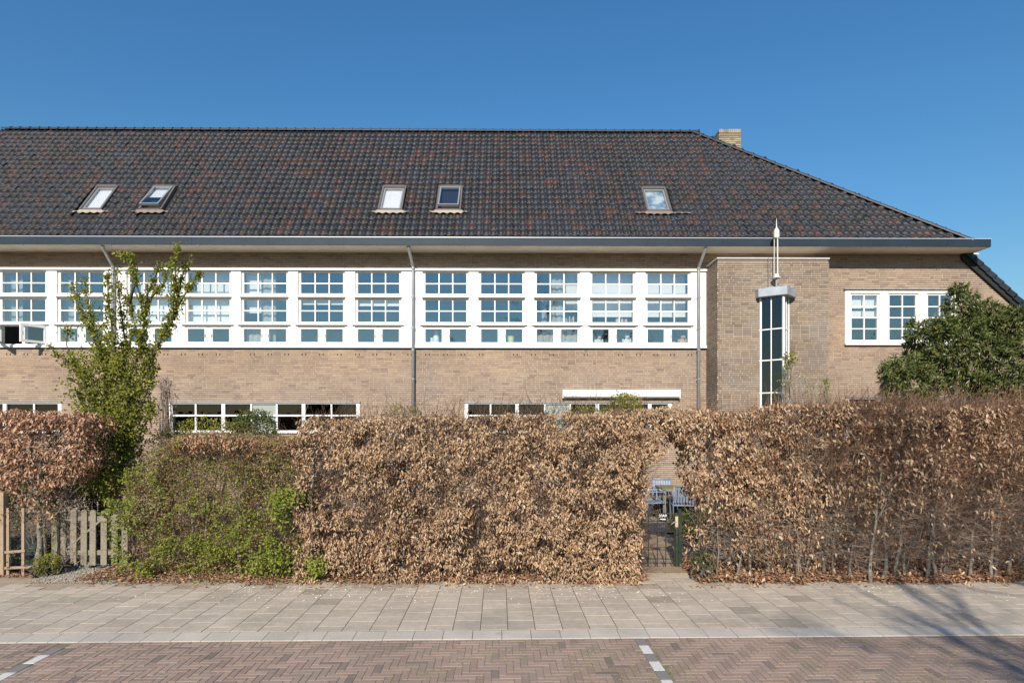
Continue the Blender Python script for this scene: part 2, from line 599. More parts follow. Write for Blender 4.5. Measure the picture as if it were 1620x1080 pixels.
def lay(name, C, S, m, parent, c, nsep, stuff_name, tilt=0.0):
    """the nsep pieces nearest the camera as objects, the rest as one part (kerb frame coordinates)"""
    wx = C[:, 0] * SCO - C[:, 1] * SSI + SO.x
    wy = C[:, 0] * SSI + C[:, 1] * SCO + SO.y
    d = np.hypot(wx, wy)
    vis = (np.abs(wx) < (wy) * 0.86) & (wy > 5.1)
    order = np.argsort(np.where(vis, d, d + 1000))
    sep, rest = order[:nsep], order[nsep:]
    rot = (0, 0, math.atan(ST))
    cache = {}
    for i in sep:
        key = tuple(np.round(S[i], 3))
        if key not in cache:
            V, Fq, k = chamfer_boxes(np.zeros((1, 3)), S[i:i + 1], c)
            cache[key] = np_mesh(name, V, Fq, m)
        o = bpy.data.objects.new(name, cache[key])
        o.parent = parent
        o.matrix_parent_inverse = parent.matrix_basis.inverted()
        o.location = Vector((wx[i], wy[i], C[i, 2]))
        o.rotation_euler = (tilt + random.gauss(0, 0.0012), random.gauss(0, 0.0012), math.atan(ST) + random.gauss(0, 0.003))
        COL.objects.link(o)
    if len(rest):
        V, Fq, k = chamfer_boxes(C[rest], S[rest], c)
        V[:, 2] += (V[:, 1] - np.repeat(C[rest][:, 1], 12)) * tilt
        me = np_mesh(stuff_name, V, Fq, m, np.repeat(RNG.random(len(rest)), k))
        o = link(stuff_name, me, parent)
        o.matrix_parent_inverse = parent.matrix_basis.inverted()
        o.location = SO
        o.rotation_euler = rot
        o['kind'] = 'stuff'


# pavement slabs 30 x 30, each column staggered by half
C, S = [], []
for i in range(-34, 35):
    x = i * 0.3 + 0.11
    y = 0.235 - (0.15 if i % 2 else 0.0)
    while y < 1.95:
        a, b = max(y, 0.235), y + 0.3
        lim = 1.88 + 0.05 * math.sin(i * 1.3)
        if -0.6 < x - 2.25 < 0.45:
            lim = 2.62 - 0.5 * abs(x - 2.25)
        if a < lim and b - a > 0.1:
            C.append((x, (a + b) / 2, 0.0205 + 0.0006 * math.sin(x * 0.9) + random.gauss(0, 0.0004)))
            S.append((0.292, b - a - 0.0085, 0.05))
        y = b
        if b >= 1.95 and not (-0.6 < x - 2.25 < 0.45):
            break
    while -0.6 < x - 2.25 < 0.45 and y < lim - 0.1:
        C.append((x, y + 0.15, 0.022 + random.gauss(0, 0.002)))
        S.append((0.2955, 0.2955, 0.05))
        y += 0.3
lay('paving_slab', np.array(C), np.array(S), M_SLAB, pav, 0.0012, 300, 'paving_slabs')
C, S = [], []
for i in range(-32, 33):
    C.append((i * 0.312 + 0.05, 0.113, 0.0145 + random.gauss(0, 0.0005)))
    S.append((0.307, 0.226, 0.075))
lay('kerb_slab', np.array(C), np.array(S), M_KERB, pav, 0.002, 80, 'kerb_slabs', tilt=0.045)
# long kerb beyond the slabs that show
sheet('kerb', -400, -10.2, 0.0, 0.22, 0.02, M_KERB)
sheet('kerb', 10.2, 400, 0.0, 0.22, 0.02, M_KERB)
sheet('pavement_surface', -400, -10.4, 0.23, 1.93, 0.016, M_SLAB)
sheet('pavement_surface', 10.4, 400, 0.23, 1.93, 0.016, M_SLAB)

# herringbone road bricks
LINES = (1.335 + 0.0, -4.565)
U = 0.0675
C, S = [], []
for j in range(-38, 0):
    for i in range(-118, 118):
        d = (i - j) % 6
        if d == 0:
            x0, x1, y0, y1 = i * U, (i + 3) * U, j * U, (j + 1) * U
        elif d == 5:
            x0, x1, y0, y1 = i * U, (i + 1) * U, j * U, (j + 3) * U
        else:
            continue
        y1 = min(y1, -0.004)
        if y1 - y0 < 0.03:
            continue
        cx, cy = (x0 + x1) / 2, (y0 + y1) / 2
        if any(abs(cx - l) < 0.06 for l in LINES):
            continue
        for l in LINES:
            if x0 < l + 0.052 < x1 and cx > l:
                x0 = l + 0.052
            if x0 < l - 0.052 < x1 and cx < l:
                x1 = l - 0.052
        C.append(((x0 + x1) / 2, cy, 0.003 + 0.0012 * math.sin(cx * 1.1 + cy * 2) + random.gauss(0, 0.0006)))
        S.append((x1 - x0 - 0.005 - abs(random.gauss(0, 0.0015)), y1 - y0 - 0.005 - abs(random.gauss(0, 0.0015)), 0.05))
lay('road_brick', np.array(C), np.array(S), M_PAVER, road, 0.0015, 300, 'road_bricks')
for li, l in enumerate(LINES):
    for k in range(13):
        y1 = -0.01 - k * 0.2
        white = (k % 2 == 1)
        V, Fq, n_ = chamfer_boxes(np.zeros((1, 3)), np.array([[0.1, 0.195, 0.05]]), 0.003)
        o = bpy.data.objects.new('marking_block', np_mesh('marking_block', V, Fq, M_PWHITE if white else M_PGREY))
        COL.objects.link(o)
        o.parent = road
        o.matrix_parent_inverse = road.matrix_basis.inverted()
        cy = y1 - 0.1 - (0.0 if li == 0 else 0.12)
        o.location = Vector((l * SCO - cy * SSI + SO.x, l * SSI + cy * SCO + SO.y, 0.006))
        o.rotation_euler = (0, 0, math.atan(ST))

# ================================================================ BUILDING
bld = thing('school_building', 'long brick terraced building under a dark glazed tile hip roof with white window band', 'building', BO, math.atan(BT))
XL = -15.2
XR = 15.0
ZTOP = 6.66
TX0, TX1 = FX(1117), None
TX0 = 4.97
TX1 = 7.69
TZ = 6.25
TP = 0.80
# --- openings of the wall: (x0, x1, z0, z1)
BX0, BX1 = XL, FX(1116.5)
BZ0, BZ1 = FZ(550.5), FZ(426.5)
RW = (F(1336)[0], F(1511.5)[0], F(1420, 546)[1], F(1420, 459)[1])
GW = []
for a, b in ((-170, 97), (267, 569), (735, 1063)):
    GW.append((FX(a), FX(b), 2.00, FZ(637)))
GW.append((FX(1338), FX(1500), 1.2, F(1420, 629)[1]))
HOLES = [(BX0 - 1, BX1, BZ0, BZ1), RW] + GW


def xmax(z):
    return min(XR, 11.62 + max(0.0, (6.62 - z)) / 0.93)


def wall_holes(mb, x0, x1, z0, z1, holes, y0, y1):
    xs = sorted({x0, x1, *[min(max(v, x0), x1) for h in holes for v in h[:2]]})
    zs = sorted({z0, z1, *[min(max(v, z0), z1) for h in holes for v in h[2:]]})

    def solid(i, j):
        if i < 0 or j < 0 or i >= len(xs) - 1 or j >= len(zs) - 1:
            return False
        cx, cz = (xs[i] + xs[i + 1]) / 2, (zs[j] + zs[j + 1]) / 2
        return not any(h[0] < cx < h[1] and h[2] < cz < h[3] for h in holes)
    for i in range(len(xs) - 1):
        for j in range(len(zs) - 1):
            if not solid(i, j):
                continue
            a, b, c, d = xs[i], xs[i + 1], zs[j], zs[j + 1]
            mb.add([(a, y0, c), (b, y0, c), (b, y0, d), (a, y0, d)], [(0, 1, 2, 3)])
            mb.add([(a, y1, c), (b, y1, c), (b, y1, d), (a, y1, d)], [(3, 2, 1, 0)])
            if not solid(i - 1, j):
                mb.add([(a, y0, c), (a, y1, c), (a, y1, d), (a, y0, d)], [(3, 2, 1, 0)])
            if not solid(i + 1, j):
                mb.add([(b, y0, c), (b, y1, c), (b, y1, d), (b, y0, d)], [(0, 1, 2, 3)])
            if not solid(i, j - 1):
                mb.add([(a, y0, c), (b, y0, c), (b, y1, c), (a, y1, c)], [(3, 2, 1, 0)])
            if not solid(i, j + 1):
                mb.add([(a, y0, d), (b, y0, d), (b, y1, d), (a, y1, d)], [(0, 1, 2, 3)])


m = MB()
wall_holes(m, XL, 11.6, 0, ZTOP, HOLES, 0.013, 0.28)
m.prism([(11.6, 0), (XR, 0), (XR, 3.45), (11.62, 6.60), (11.6, 6.60)], 0.013, 0.28)
m.box(XL, XL + 0.25, 0.28, 5.3, 0, ZTOP)
m.box(XL, XR, 5.3, 5.55, 0, 3.4)
m.box(XL, 10.5, 5.3, 5.55, 3.4, ZTOP)
m.box(XR - 0.25, XR, 0.28, 5.3, 0, 3.3)
m.build('wall', M_MORTAR, bld)


def brick_face(x0f, x1f, z0, z1, holes, seed, course=0.0525):
    """list of (xa, xb, za, zb) for raked-joint brickwork and of the flush mortar strips"""
    r = random.Random(seed)
    br, st = [], []
    nc = int((z1 - z0) / course)
    for k in range(nc):
        za = z0 + k * course
        zb = za + course - 0.0125
        zm = (za + zb) / 2
        xa, xb = x0f(zm), x1f(zm)
        iv = [(xa, xb)]
        for h in holes:
            if h[2] - 0.012 < zm < h[3] + 0.012:
                nv = []
                for a, b in iv:
                    if h[1] <= a or h[0] >= b:
                        nv.append((a, b))
                        continue
                    if h[0] > a:
                        nv.append((a, h[0]))
                    if h[1] < b:
                        nv.append((h[1], b))
                iv = nv
        off = r.choice((0.0, 0.055, 0.11, 0.165)) + (0.11 if k % 2 else 0)
        for a, b in iv:
            if b - a < 0.02:
                continue
            st.append((a, b, za, zb))
            x = math.floor((a - off) / 0.217) * 0.217 + off
            head = r.randrange(3)
            while x < b:
                head = (head + 1) % 7
                ln = 0.205 if head != 3 else 0.0965
                p, q = max(x, a), min(x + ln, b)
                if q - p > 0.02:
                    br.append((p, q, za, zb))
                x += ln + 0.012
    return br, st


def lay_bricks(br, parent, m, nsep, plane='y', pos=0.0, out=-1, score=None):
    """plane 'y': bricks face -y at y=pos; plane 'x': bricks face -x at x=pos"""
    B = np.array(br)
    n = len(B)
    j = np.clip(RNG.normal(0, 0.001, n), -0.002, 0.002)
    order = np.arange(n)
    if nsep:
        order = np.argsort(score(B))
    sep, rest = order[:nsep], order[nsep:]
    unitm = None
    if nsep:
        V, Fq, k = boxes_np(np.array([[-0.5, 0, -0.5]]), np.array([[0.5, 0.1, 0.5]]), False)
        unitm = np_mesh('brick', V, Fq, m)
        for i in sep:
            p, q, za, zb = B[i]
            o = bpy.data.objects.new('brick', unitm)
            o.parent = parent
            o.location = ((p + q) / 2, pos + j[i], (za + zb) / 2)
            o.scale = (q - p, 0.3, zb - za)
            COL.objects.link(o)
    R = B[rest]
    jr = j[rest]
    if plane == 'y':
        lo = np.stack([R[:, 0], pos + jr, R[:, 2]], 1)
        hi = np.stack([R[:, 1], np.full(len(R), pos + 0.03), R[:, 3]], 1)
    else:
        lo = np.stack([pos + jr, R[:, 0], R[:, 2]], 1)
        hi = np.stack([np.full(len(R), pos + 0.03), R[:, 1], R[:, 3]], 1)
    V, Fq, k = boxes_np(lo, hi, True)
    me = np_mesh('bricks', V, Fq, m, np.repeat(RNG.random(len(R)), k))
    o = link('bricks', me, parent)
    o['kind'] = 'stuff'
    return o


def lay_strips(st, parent, plane='y', pos=0.0, mt=None):
    B = np.array(st)
    if plane == 'y':
        lo = np.stack([B[:, 0], np.full(len(B), pos + 0.0035), B[:, 2] + 0.001], 1)
        hi = np.stack([B[:, 1], np.full(len(B), pos + 0.02), B[:, 3] - 0.001], 1)
    else:
        lo = np.stack([np.full(len(B), pos + 0.0035), B[:, 0], B[:, 2] + 0.001], 1)
        hi = np.stack([np.full(len(B), pos + 0.02), B[:, 1], B[:, 3] - 0.001], 1)
    V, Fq, k = boxes_np(lo, hi, True)
    o = link('mortar', np_mesh('mortar', V, Fq, mt or M_MORTAR_L), parent)
    o['kind'] = 'stuff'


tower_hole = (TX0 + 0.02, TX1 - 0.02, -1, TZ - 0.02)
br, st = brick_face(lambda z: XL, lambda z: xmax(z) - 0.01, 0.03, ZTOP - 0.06, HOLES + [tower_hole], 3)
zc = (2.9, 4.1)


def sc_wall(B):
    cx, cz = (B[:, 0] + B[:, 1]) / 2, (B[:, 2] + B[:, 3]) / 2
    v = np.hypot(np.hypot(cx, 15), cz - 2.27)
    ok = (cz > 2.72) & (cz < 4.15) & (B[:, 1] - B[:, 0] > 0.15) & ~((cz < 2.8) & (np.abs(cx - 2) < 3))
    return np.where(ok, v, v + 1000)


lay_bricks(br, bld, M_BRICK, 300, score=sc_wall)
lay_strips(st, bld)

# weep holes: a row of small dark slots under the band
m = MB()
px = 10
while px < 1110:
    x = FX(px)
    for dx in (0, 0.09):
        m.box(x + dx, x + dx + 0.022, -0.0035, 0.01, FZ(562.2), FZ(559.2))
    px += 27.5 + random.choice((0, 0, 1, -1, 27))
o = m.build('weep_holes', mat('dark_slot', (0.02, 0.018, 0.015), 0.9), bld)
o['kind'] = 'stuff'

# --- projecting stair tower
m = MB()
m.box(TX0 + 0.013, TX1 - 0.013, -TP + 0.013, 0.0, 0, TZ - 0.02)
tw = m.build('stair_tower', M_MORTAR, bld)
br, st = brick_face(lambda z: TX0, lambda z: TX1, 0.03, TZ - 0.05, [], 5)
lay_bricks(br, tw, M_BRICK_T, 0, pos=-TP)
lay_strips(st, tw, pos=-TP)
br, st = brick_face(lambda z: -TP + 0.031, lambda z: -0.002, 0.03, TZ - 0.05, [], 6)
lay_bricks(br, tw, M_BRICK_T, 0, plane='x', pos=TX0)
lay_strips(st, tw, plane='x', pos=TX0)
R2 = [(-q, -p, a, b) for p, q, a, b in br]
m = MB()
m.box(TX0 - 0.012, TX1 + 0.012, -TP - 0.014, -0.0, TZ - 0.02, TZ + 0.012)
m.build('coping', mat('pale_coping', (0.52, 0.49, 0.44), 0.6, noise=(8, 0.1)), tw)

# --- white window band
WBF = -0.035   # face of the boards
bays_px = [(-88.5, -22), (3, 71.3), (95.3, 163.3), (205, 272), (297, 363), (385.5, 453), (476, 542.6), (566, 631.5),
           (672.7, 737.8), (761, 826.5), (849, 914), (937, 1001.5), (1024.3, 1088.6)]
bays_px.insert(0, (-181, -114))
bz = {k: FZ(v) for k, v in dict(o1t=430.8, p1t=432.6, m1=448.8, p1b=464.6, t1t=468.2, t1b=472.6, p2t=475.2, m2=492, p2b=509.4,
                                t2t=512.6, t2b=516.4, c_t=517.4, p3t=520.6, p3b=541.4, c_b=545.2).items()}
m = MB()
holes = []
for a, b in bays_px:
    x0, x1 = FX(a) - 0.062, FX(b) + 0.062
    holes.append((x0, x1, bz['c_b'], bz['o1t']))
wall_holes(m, BX0, BX1, BZ0, BZ1, holes, WBF, 0.16)
m.box(BX0, BX1 + 0.01, WBF - 0.045, WBF - 0.0005, BZ1 - 0.045, BZ1 + 0.004)        # drip rail at the head
m.box(BX0, BX1 + 0.005, WBF - 0.05, WBF - 0.0005, BZ0 - 0.004, BZ0 + 0.055)        # sill
band = m.build('window_band', M_WHITE, bld)
m = MB()
m.box(BX0, BX1, WBF - 0.006, WBF - 0.0007, BZ1 - 0.058, BZ1 - 0.0465)  # thin dark strip drawn for the shaded line under the head rail
m.box(BX0, BX1, -0.02, 0.03, BZ0 - 0.03, BZ0 - 0.0045)  # dark strip painted in for the sill's shadow
m.build('shade_line', M_LEDGE, band)


def warp(g):
    """old panes never sit quite true: lean each a little"""
    a, b = random.gauss(0, 0.004), random.gauss(0, 0.005)
    cx = sum(v[0] for v in g.v) / len(g.v)
    cz = sum(v[2] for v in g.v) / len(g.v)
    g.v = [(x, y + a * (x - cx) + b * (z - cz), z) for x, y, z in g.v]


def window_bay(i, a, b, open_right=False):
    x0, x1 = FX(a), FX(b)
    ho0, ho1 = x0 - 0.062, x1 + 0.062
    w = link('window', None, bld)
    fr = MB()
    YF, YB = 0.012, 0.075
    # transoms with a lead ledge
    for t, bt in (('t1t', 't1b'), ('t2t', 't2b')):
        fr.box(ho0 + 0.001, ho1 - 0.001, WBF + 0.004, 0.12, bz[bt], bz[t])
    # sash rails: upper pair
    for top, pt, mm, pb, bot in ((bz['o1t'], bz['p1t'], bz['m1'], bz['p1b'], bz['t1t']), (bz['t1b'], bz['p2t'], bz['m2'], bz['p2b'], bz['t2t'])):
        fr.box(ho0 + 0.001, x0, YF, YB, bot, top)
        fr.box(x1, ho1 - 0.001, YF, YB, bot, top)
        fr.box(x0, x1, YF, YB, pt, top)
        fr.box(x0, x1, YF, YB, bot, pb)
        t = 0.014
        for k in (1, 2):
            xm = x0 + (x1 - x0) * k / 3
            fr.box(xm - t, xm + t, YF + 0.004, YB - 0.01, pb, pt)
        for k in range(3):
            xa = x0 + (x1 - x0) * k / 3 + (t if k else 0)
            xb = x0 + (x1 - x0) * (k + 1) / 3 - (t if k < 2 else 0)
            fr.box(xa, xb, YF + 0.006, YB - 0.012, mm - t, mm + t)
            for za, zb in ((pb, mm - t), (mm + t, pt)):
                g = MB()
                g.box(xa, xb, 0.04, 0.046, za, zb)
                warp(g)
                g.build('pane', M_GLASS, w)
    # centre post between the casements
    xm = (x0 + x1) / 2
    fr.box(xm - 0.035, xm + 0.035, 0.0, 0.1, bz['c_b'], bz['t2b'])
    fr.build('frame', M_WHITE, w)
    lm = MB()
    for t in ('t1b', 't2b'):
        e = 0.06 if t == 't2b' else 0.01
        lm.box(ho0 - e, ho1 + e, WBF - 0.03, WBF - 0.002, bz[t] + 0.004, bz[t] + 0.03)
    lm.build('ledge', M_LEDGE, w)
    # casements
    z0, z1 = bz['c_b'] + 0.002, bz['t2b'] - 0.002
    for side, (ca, cb) in enumerate(((ho0 + 0.002, xm - 0.037), (xm + 0.037, ho1 - 0.002))):
        wdt = cb - ca
        s_ = MB()
        bw = 0.064
        # built about the hinge edge: left casement hinges at its left, right one at its right
        sgn = 1 if side == 0 else -1
        def X(u):
            return u * sgn
        def bx(mb, u0, u1, ya, yb, za, zb):
            a_, b_ = sorted((X(u0), X(u1)))
            mb.box(a_, b_, ya, yb, za, zb)
        bx(s_, 0, bw, 0, 0.05, z0, z1)
        bx(s_, wdt - bw, wdt, 0, 0.05, z0, z1)
        bx(s_, bw, wdt - bw, 0, 0.05, z0, bz['p3b'])
        bx(s_, bw, wdt - bw, 0, 0.05, bz['p3t'], z1)
        hx = ca if side == 0 else cb
        ang = 0.0
        if open_right and side == 1:
            ang = math.radians(62)
        elif open_right and side == 0:
            ang = -math.radians(58)
        cs = s_.build('casement', M_WHITE, w, (hx, -0.005, 0), (0, 0, ang))
        g = MB()
        bx(g, bw, wdt - bw, 0.02, 0.026, bz['p3b'], bz['p3t'])
        g.build('pane', M_GLASS, w, (hx, -0.005, 0), (0, 0, ang))
        h = MB()
        bx(h, wdt - 0.05, wdt - 0.03, -0.03, 0.0, (z0 + z1) / 2 - 0.05, (z0 + z1) / 2 + 0.03)
        h.build('handle', M_ZINC_L, w, (hx, -0.005, 0), (0, 0, ang))
    return w


wins = []
for i, (a, b) in enumerate(bays_px):
    wins.append(window_bay(i, a, b, open_right=(i == 2)))


def cover(w, name, px0, px1, py0, py1, q=0.36, m_=None):
    """blind or curtain hanging q behind the wall face"""
    x0, x1 = FX(px0), FX(px1)
    z1, z0 = FZ(py0), FZ(py1)
    c = MB()
    if name == 'curtain':
        n = max(6, int((x1 - x0) / 0.03))
        o = len(c.v)
        for k in range(n + 1):
            x = x0 + (x1 - x0) * k / n
            y = q + 0.018 * math.sin(k * 1.25)
            c.v += [(x, y, z0), (x, y, z1), (x, y + 0.006, z0), (x, y + 0.006, z1)]
        for k in range(n):
            p = o + k * 4
            for f in ((p, p + 4, p + 5, p + 1), (p + 3, p + 7, p + 6, p + 2)):
                c.f.append(f)
                c.m.append(0)
                c.r.append(0)
    else:
        c.box(x0, x1, q, q + 0.01, z0, z1)
        c.box(x0, x1, q - 0.012, q + 0.016, z0 - 0.02, z0)
    c.build(name, m_ or M_BLIND, w)


W_ = {n: wins[i] for i, n in zip(range(2, 14), 'xABCDEFGHIJK')}
W_ = {n: wins[i] for i, n in zip(range(2, 14), 'ABCDEFGHIJKL')}
wA, wB, wC, wD, wE, wF, wG, wH, wI, wJ, wK, wL = [wins[i] for i in range(2, 14)]
# wins[2] spans photo 3..71 (A) wins[3] B ...
cover(wB, 'curtain', 90, 108, 428, 548, 0.25, M_CURTD)
cover(wA, 'curtain', -3, 24, 428, 514, 0.25, M_CURTD)
cover(wC, 'roller_blind', 200, 275, 424, 462)
cover(wC, 'roller_blind', 200, 275, 470, 512, 0.2)
cover(wD, 'roller_blind', 292, 366, 424, 460, 0.34)
cover(wD, 'roller_blind', 292, 366, 470, 512, 0.2)
cover(wE, 'roller_blind', 383, 407, 424, 492, 0.25)
cover(wE, 'curtain', 409, 431, 424, 550, 0.2, M_CURT)
cover(wE, 'curtain', 385, 408, 516, 550, 0.2, M_CURT)
cover(wF, 'roller_blind', 474, 545, 470, 480, 0.12)
cover(wG, 'roller_blind', 564, 634, 470, 482, 0.12)  # white strip standing in for the bright ceiling, no blind hangs here
cover(wJ, 'curtain', 870, 893, 424, 514, 0.2, M_CURT)
cover(wJ, 'curtain', 850, 877, 516, 550, 0.2, M_CURT)
cover(wJ, 'curtain', 886, 916, 516, 550, 0.2, M_CURT)
cover(wJ, 'roller_blind', 892, 918, 424, 488, 0.38)
cover(wJ, 'curtain', 858, 866, 470, 514, 0.3, M_CURTD)
cover(wK, 'roller_blind', 934, 1004, 420, 496, 0.36)
cover(wL, 'roller_blind', 1021, 1091, 420, 496, 0.36)

# --- rooms behind
m = MB()
zf = 3.15
m.box(XL + 0.25, 11.4, 0.28, 5.3, zf - 0.2, zf)
m.box(11.28, 11.38, 0.3, 5.29, zf, 6.5)
m.box(XL + 0.25, 11.27, 0.28, 5.3, 6.42, 6.5)
m.box(XL + 0.25, XR - 0.25, 0.28, 5.3, 0.02, 0.1)
for px in (-120, 180, 415, 652, 884, 1110, 1322):
    x = FX(px)
    m.box(x - 0.1, x + 0.1, 0.3, 5.29, 0.1, 2.94)
    m.box(x - 0.1, x + 0.1, 0.3, 5.29, zf, 6.41)
m.box(XL + 0.3, 11.27, 4.6, 4.65, zf, 6.41)
m.box(XL + 0.3, XR - 0.4, 4.6, 4.65, 0.1, 2.94)
m.build('interior', [M_ROOM], bld)

# --- right window of four-by-two panes
w = link('window', None, bld)
x0, x1, z0, z1 = RW
hs = []
pn = [(1347.5, 1388), (1407.5, 1449), (1468.5, 1510 - 4)]
PZ = (F(1420, 537.5)[1], F(1420, 467)[1])
for a, b in pn:
    hs.append((FX(a) - 0.05, FX(b) + 0.05, PZ[0] - 0.05, PZ[1] + 0.05))
m = MB()
wall_holes(m, x0, x1, z0, z1, hs, -0.03, 0.15)
m.box(x0 - 0.01, x1 + 0.01, -0.075, -0.0305, z0 - 0.004, z0 + 0.045)
m.build('frame', M_WHITE, w)
m = MB()
m.box(x0 - 0.03, x1 + 0.03, -0.08, -0.0005, z1 + 0.002, z1 + 0.035)
m.build('ledge', mat('weathered_ledge', (0.27, 0.245, 0.21), 0.8, noise=(9, 0.2)), w)
m = MB()
for (a, b), h in zip(pn, hs):
    xa, xb = FX(a), FX(b)
    m.box(h[0] + 0.001, xa, 0.01, 0.06, h[2] + 0.001, h[3] - 0.001)
    m.box(xb, h[1] - 0.001, 0.01, 0.06, h[2] + 0.001, h[3] - 0.001)
    m.box(xa, xb, 0.01, 0.06, h[2] + 0.001, PZ[0])
    m.box(xa, xb, 0.01, 0.06, PZ[1], h[3] - 0.001)
    xm = (xa + xb) / 2
    m.box(xm - 0.014, xm + 0.014, 0.014, 0.05, PZ[0], PZ[1])
    for k in range(4):
        za = PZ[0] + (PZ[1] - PZ[0]) * k / 4
        zb = PZ[0] + (PZ[1] - PZ[0]) * (k + 1) / 4
        if k:
            m.box(xa, xm - 0.0145, 0.016, 0.048, za - 0.014, za + 0.014)
            m.box(xm + 0.0145, xb, 0.016, 0.048, za - 0.014, za + 0.014)
        for p, q in ((xa, xm - 0.0145), (xm + 0.0145, xb)):
            g = MB()
            g.box(p, q, 0.034, 0.04, za + 0.014, zb - 0.014)
            g.build('pane', M_GLASS, w)
m.build('sash', M_WHITE, w)
cover(w, 'roller_blind', 1343, 1392, 458, 484, 0.16)
cover(w, 'roller_blind', 1343, 1392, 488, 500, 0.16)

# --- ground floor window strips
M_WHITE2 = mat('grey_window_paint', (0.60, 0.60, 0.58), 0.5)


def strip_window(x0, x1, posts, lights, z0=2.0, ztop=None, zt=None, frost=()):
    w = link('window', None, bld)
    ztop = ztop or FZ(637)
    zt = zt or FZ(657)
    m = MB()
    m.box(x0, x1, 0.0, 0.1, ztop - 0.028, ztop)
    m.box(x0, x1, -0.03, 0.1, z0, z0 + 0.07)
    m.box(x0 + 0.001, x1 - 0.001, 0.01, 0.09, zt - 0.02, zt + 0.02)
    xs = sorted(posts + lights)
    for p in xs:
        hw = 0.045 if p in posts else 0.02
        m.box(p - hw, p + hw, 0.004 if p in posts else 0.012, 0.095, z0 + 0.07, ztop - 0.0285)
    m.build('frame', M_WHITE, w)
    for k in range(len(xs) - 1):
        for j, (za, zb) in enumerate(((z0 + 0.07, zt - 0.02), (zt + 0.02, ztop - 0.028))):
            g = MB()
            g.box(xs[k] + 0.02, xs[k + 1] - 0.02, 0.05, 0.056, za, zb)
            g.build('pane', M_FROST if k in frost else M_GLASSD, w)
    m = MB()
    m.box(x0 - 0.02, x1 + 0.02, -0.035, -0.001, ztop + 0.002, ztop + 0.03)
    m.build('ledge', M_ZINC, w)
    return w


g = GW[1]
strip_window(g[0], g[1], [g[0] + 0.045, FX(353), FX(480), g[1] - 0.045], [FX(309), FX(397), FX(437.5), FX(524)], frost=(3,))
g = GW[0]
strip_window(g[0], g[1], [g[0] + 0.045, FX(7), g[1] - 0.045], [FX(-100), FX(53)])
g = GW[2]
strip_window(g[0], g[1], [g[0] + 0.045, FX(818), FX(945), FX(1028), g[1] - 0.045], [FX(776), FX(862), FX(902)], frost=(3,))
g = GW[3]
strip_window(g[0], g[1], [g[0] + 0.045, FX(1420), g[1] - 0.045], [], 1.2, g[3], 2.3)

# awning cassette
m = MB()
xa, xb = FX(891, -0.1), FX(1074, -0.1)
prof = [(-0.002, 2.90), (-0.002, 3.10), (-0.09, 3.11), (-0.15, 3.08), (-0.17, 3.0), (-0.16, 2.93), (-0.12, 2.90)]
za = FZ(629, q=-0.1) - 2.90
vs = [(xa, y, z + za) for y, z in prof] + [(xb, y, z + za) for y, z in prof]
n = len(prof)
m.add(vs, [tuple(range(n)), tuple(range(2 * n - 1, n - 1, -1))] + [(i, i + n, (i + 1) % n + n, (i + 1) % n) for i in range(n)])
aw = m.build('awning_cassette', M_WHITE, bld)
m = MB()
m.box(xa - 0.02, xa - 0.001, -0.175, -0.002, 2.89 + za, 3.115 + za)
m.build('end_cap', M_WHITE, aw)
m = MB()
m.box(xb + 0.001, xb + 0.02, -0.175, -0.002, 2.89 + za, 3.115 + za)
m.build('end_cap', M_WHITE, aw)

# --- eaves: soffit, gutter
GQ, GZ1, GZ0 = -0.65, 6.772, 6.598
GXR = F(1568, 381, GQ)[0]
m = MB()
m.prism([(XL, 0)] * 0 + [(XL, GZ0 - 0.012), (XL, GZ0 + 0.02), (GXR - 0.03, GZ0 + 0.02), (GXR - 0.03, GZ0 - 0.012)], GQ + 0.03, -0.002)
m.prism([(12.0, GZ0 - 0.012), (12.0, GZ0 + 0.02), (GXR - 0.03, GZ0 + 0.02), (GXR - 0.03, GZ0 - 0.012)], -0.001, 5.6)
m.build('soffit', M_CREAM, bld)
m = MB()
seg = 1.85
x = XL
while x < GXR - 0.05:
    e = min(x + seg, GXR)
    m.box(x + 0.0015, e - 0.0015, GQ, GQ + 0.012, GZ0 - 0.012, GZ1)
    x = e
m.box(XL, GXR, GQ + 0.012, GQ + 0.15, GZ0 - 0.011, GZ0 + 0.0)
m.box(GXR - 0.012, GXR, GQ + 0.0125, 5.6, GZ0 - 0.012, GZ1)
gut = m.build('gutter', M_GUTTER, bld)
m = MB()
m.box(XL, GXR + 0.006, GQ - 0.012, GQ + 0.016, GZ1 + 0.0005, GZ1 + 0.013)
m.box(GXR - 0.014, GXR + 0.006, GQ + 0.0165, 5.6, GZ1 + 0.0005, GZ1 + 0.013)
m.build('lip', M_LIP, gut)
px = 35
while px < 1540:
    m = MB()
    x = FX(px, GQ)
    m.box(x - 0.01, x + 0.01, GQ + 0.005, GQ + 0.03, GZ0 - 0.03, GZ0 - 0.0125)
    m.build('bracket', M_LEDGE, gut)
    px += 70

# downpipes
for k, (ptop, pbot, s_) in enumerate(((162.5, 178.5, 1), (646.5, 653.5, 1), (1116, 1105.5, 1))):
    xt, xb_ = FX(ptop, -0.55), FX(pbot, -0.1)
    m = MB()
    m.tube([(xt, -0.55, GZ0), (xt, -0.55, GZ0 - 0.06), (xb_, -0.1, FZ(424)), (xb_, -0.095, FZ(430)), (xb_, -0.095, 0.1)], 0.04, 10)
    p = m.build('downpipe', M_ZINC, bld, smooth=True)
    m = MB()
    for py in (426, 471, 520, 554, 600, 680, 760):
        z = FZ(py)
        m.lathe([(0.041, z - 0.016), (0.05, z - 0.016), (0.05, z + 0.016), (0.041, z + 0.016)], xb_, -0.095, 10)
        m.box(xb_ - 0.008, xb_ + 0.008, -0.05, 0.0, z - 0.008, z + 0.008)
    m.build('pipe_clip', M_ZINC, p)

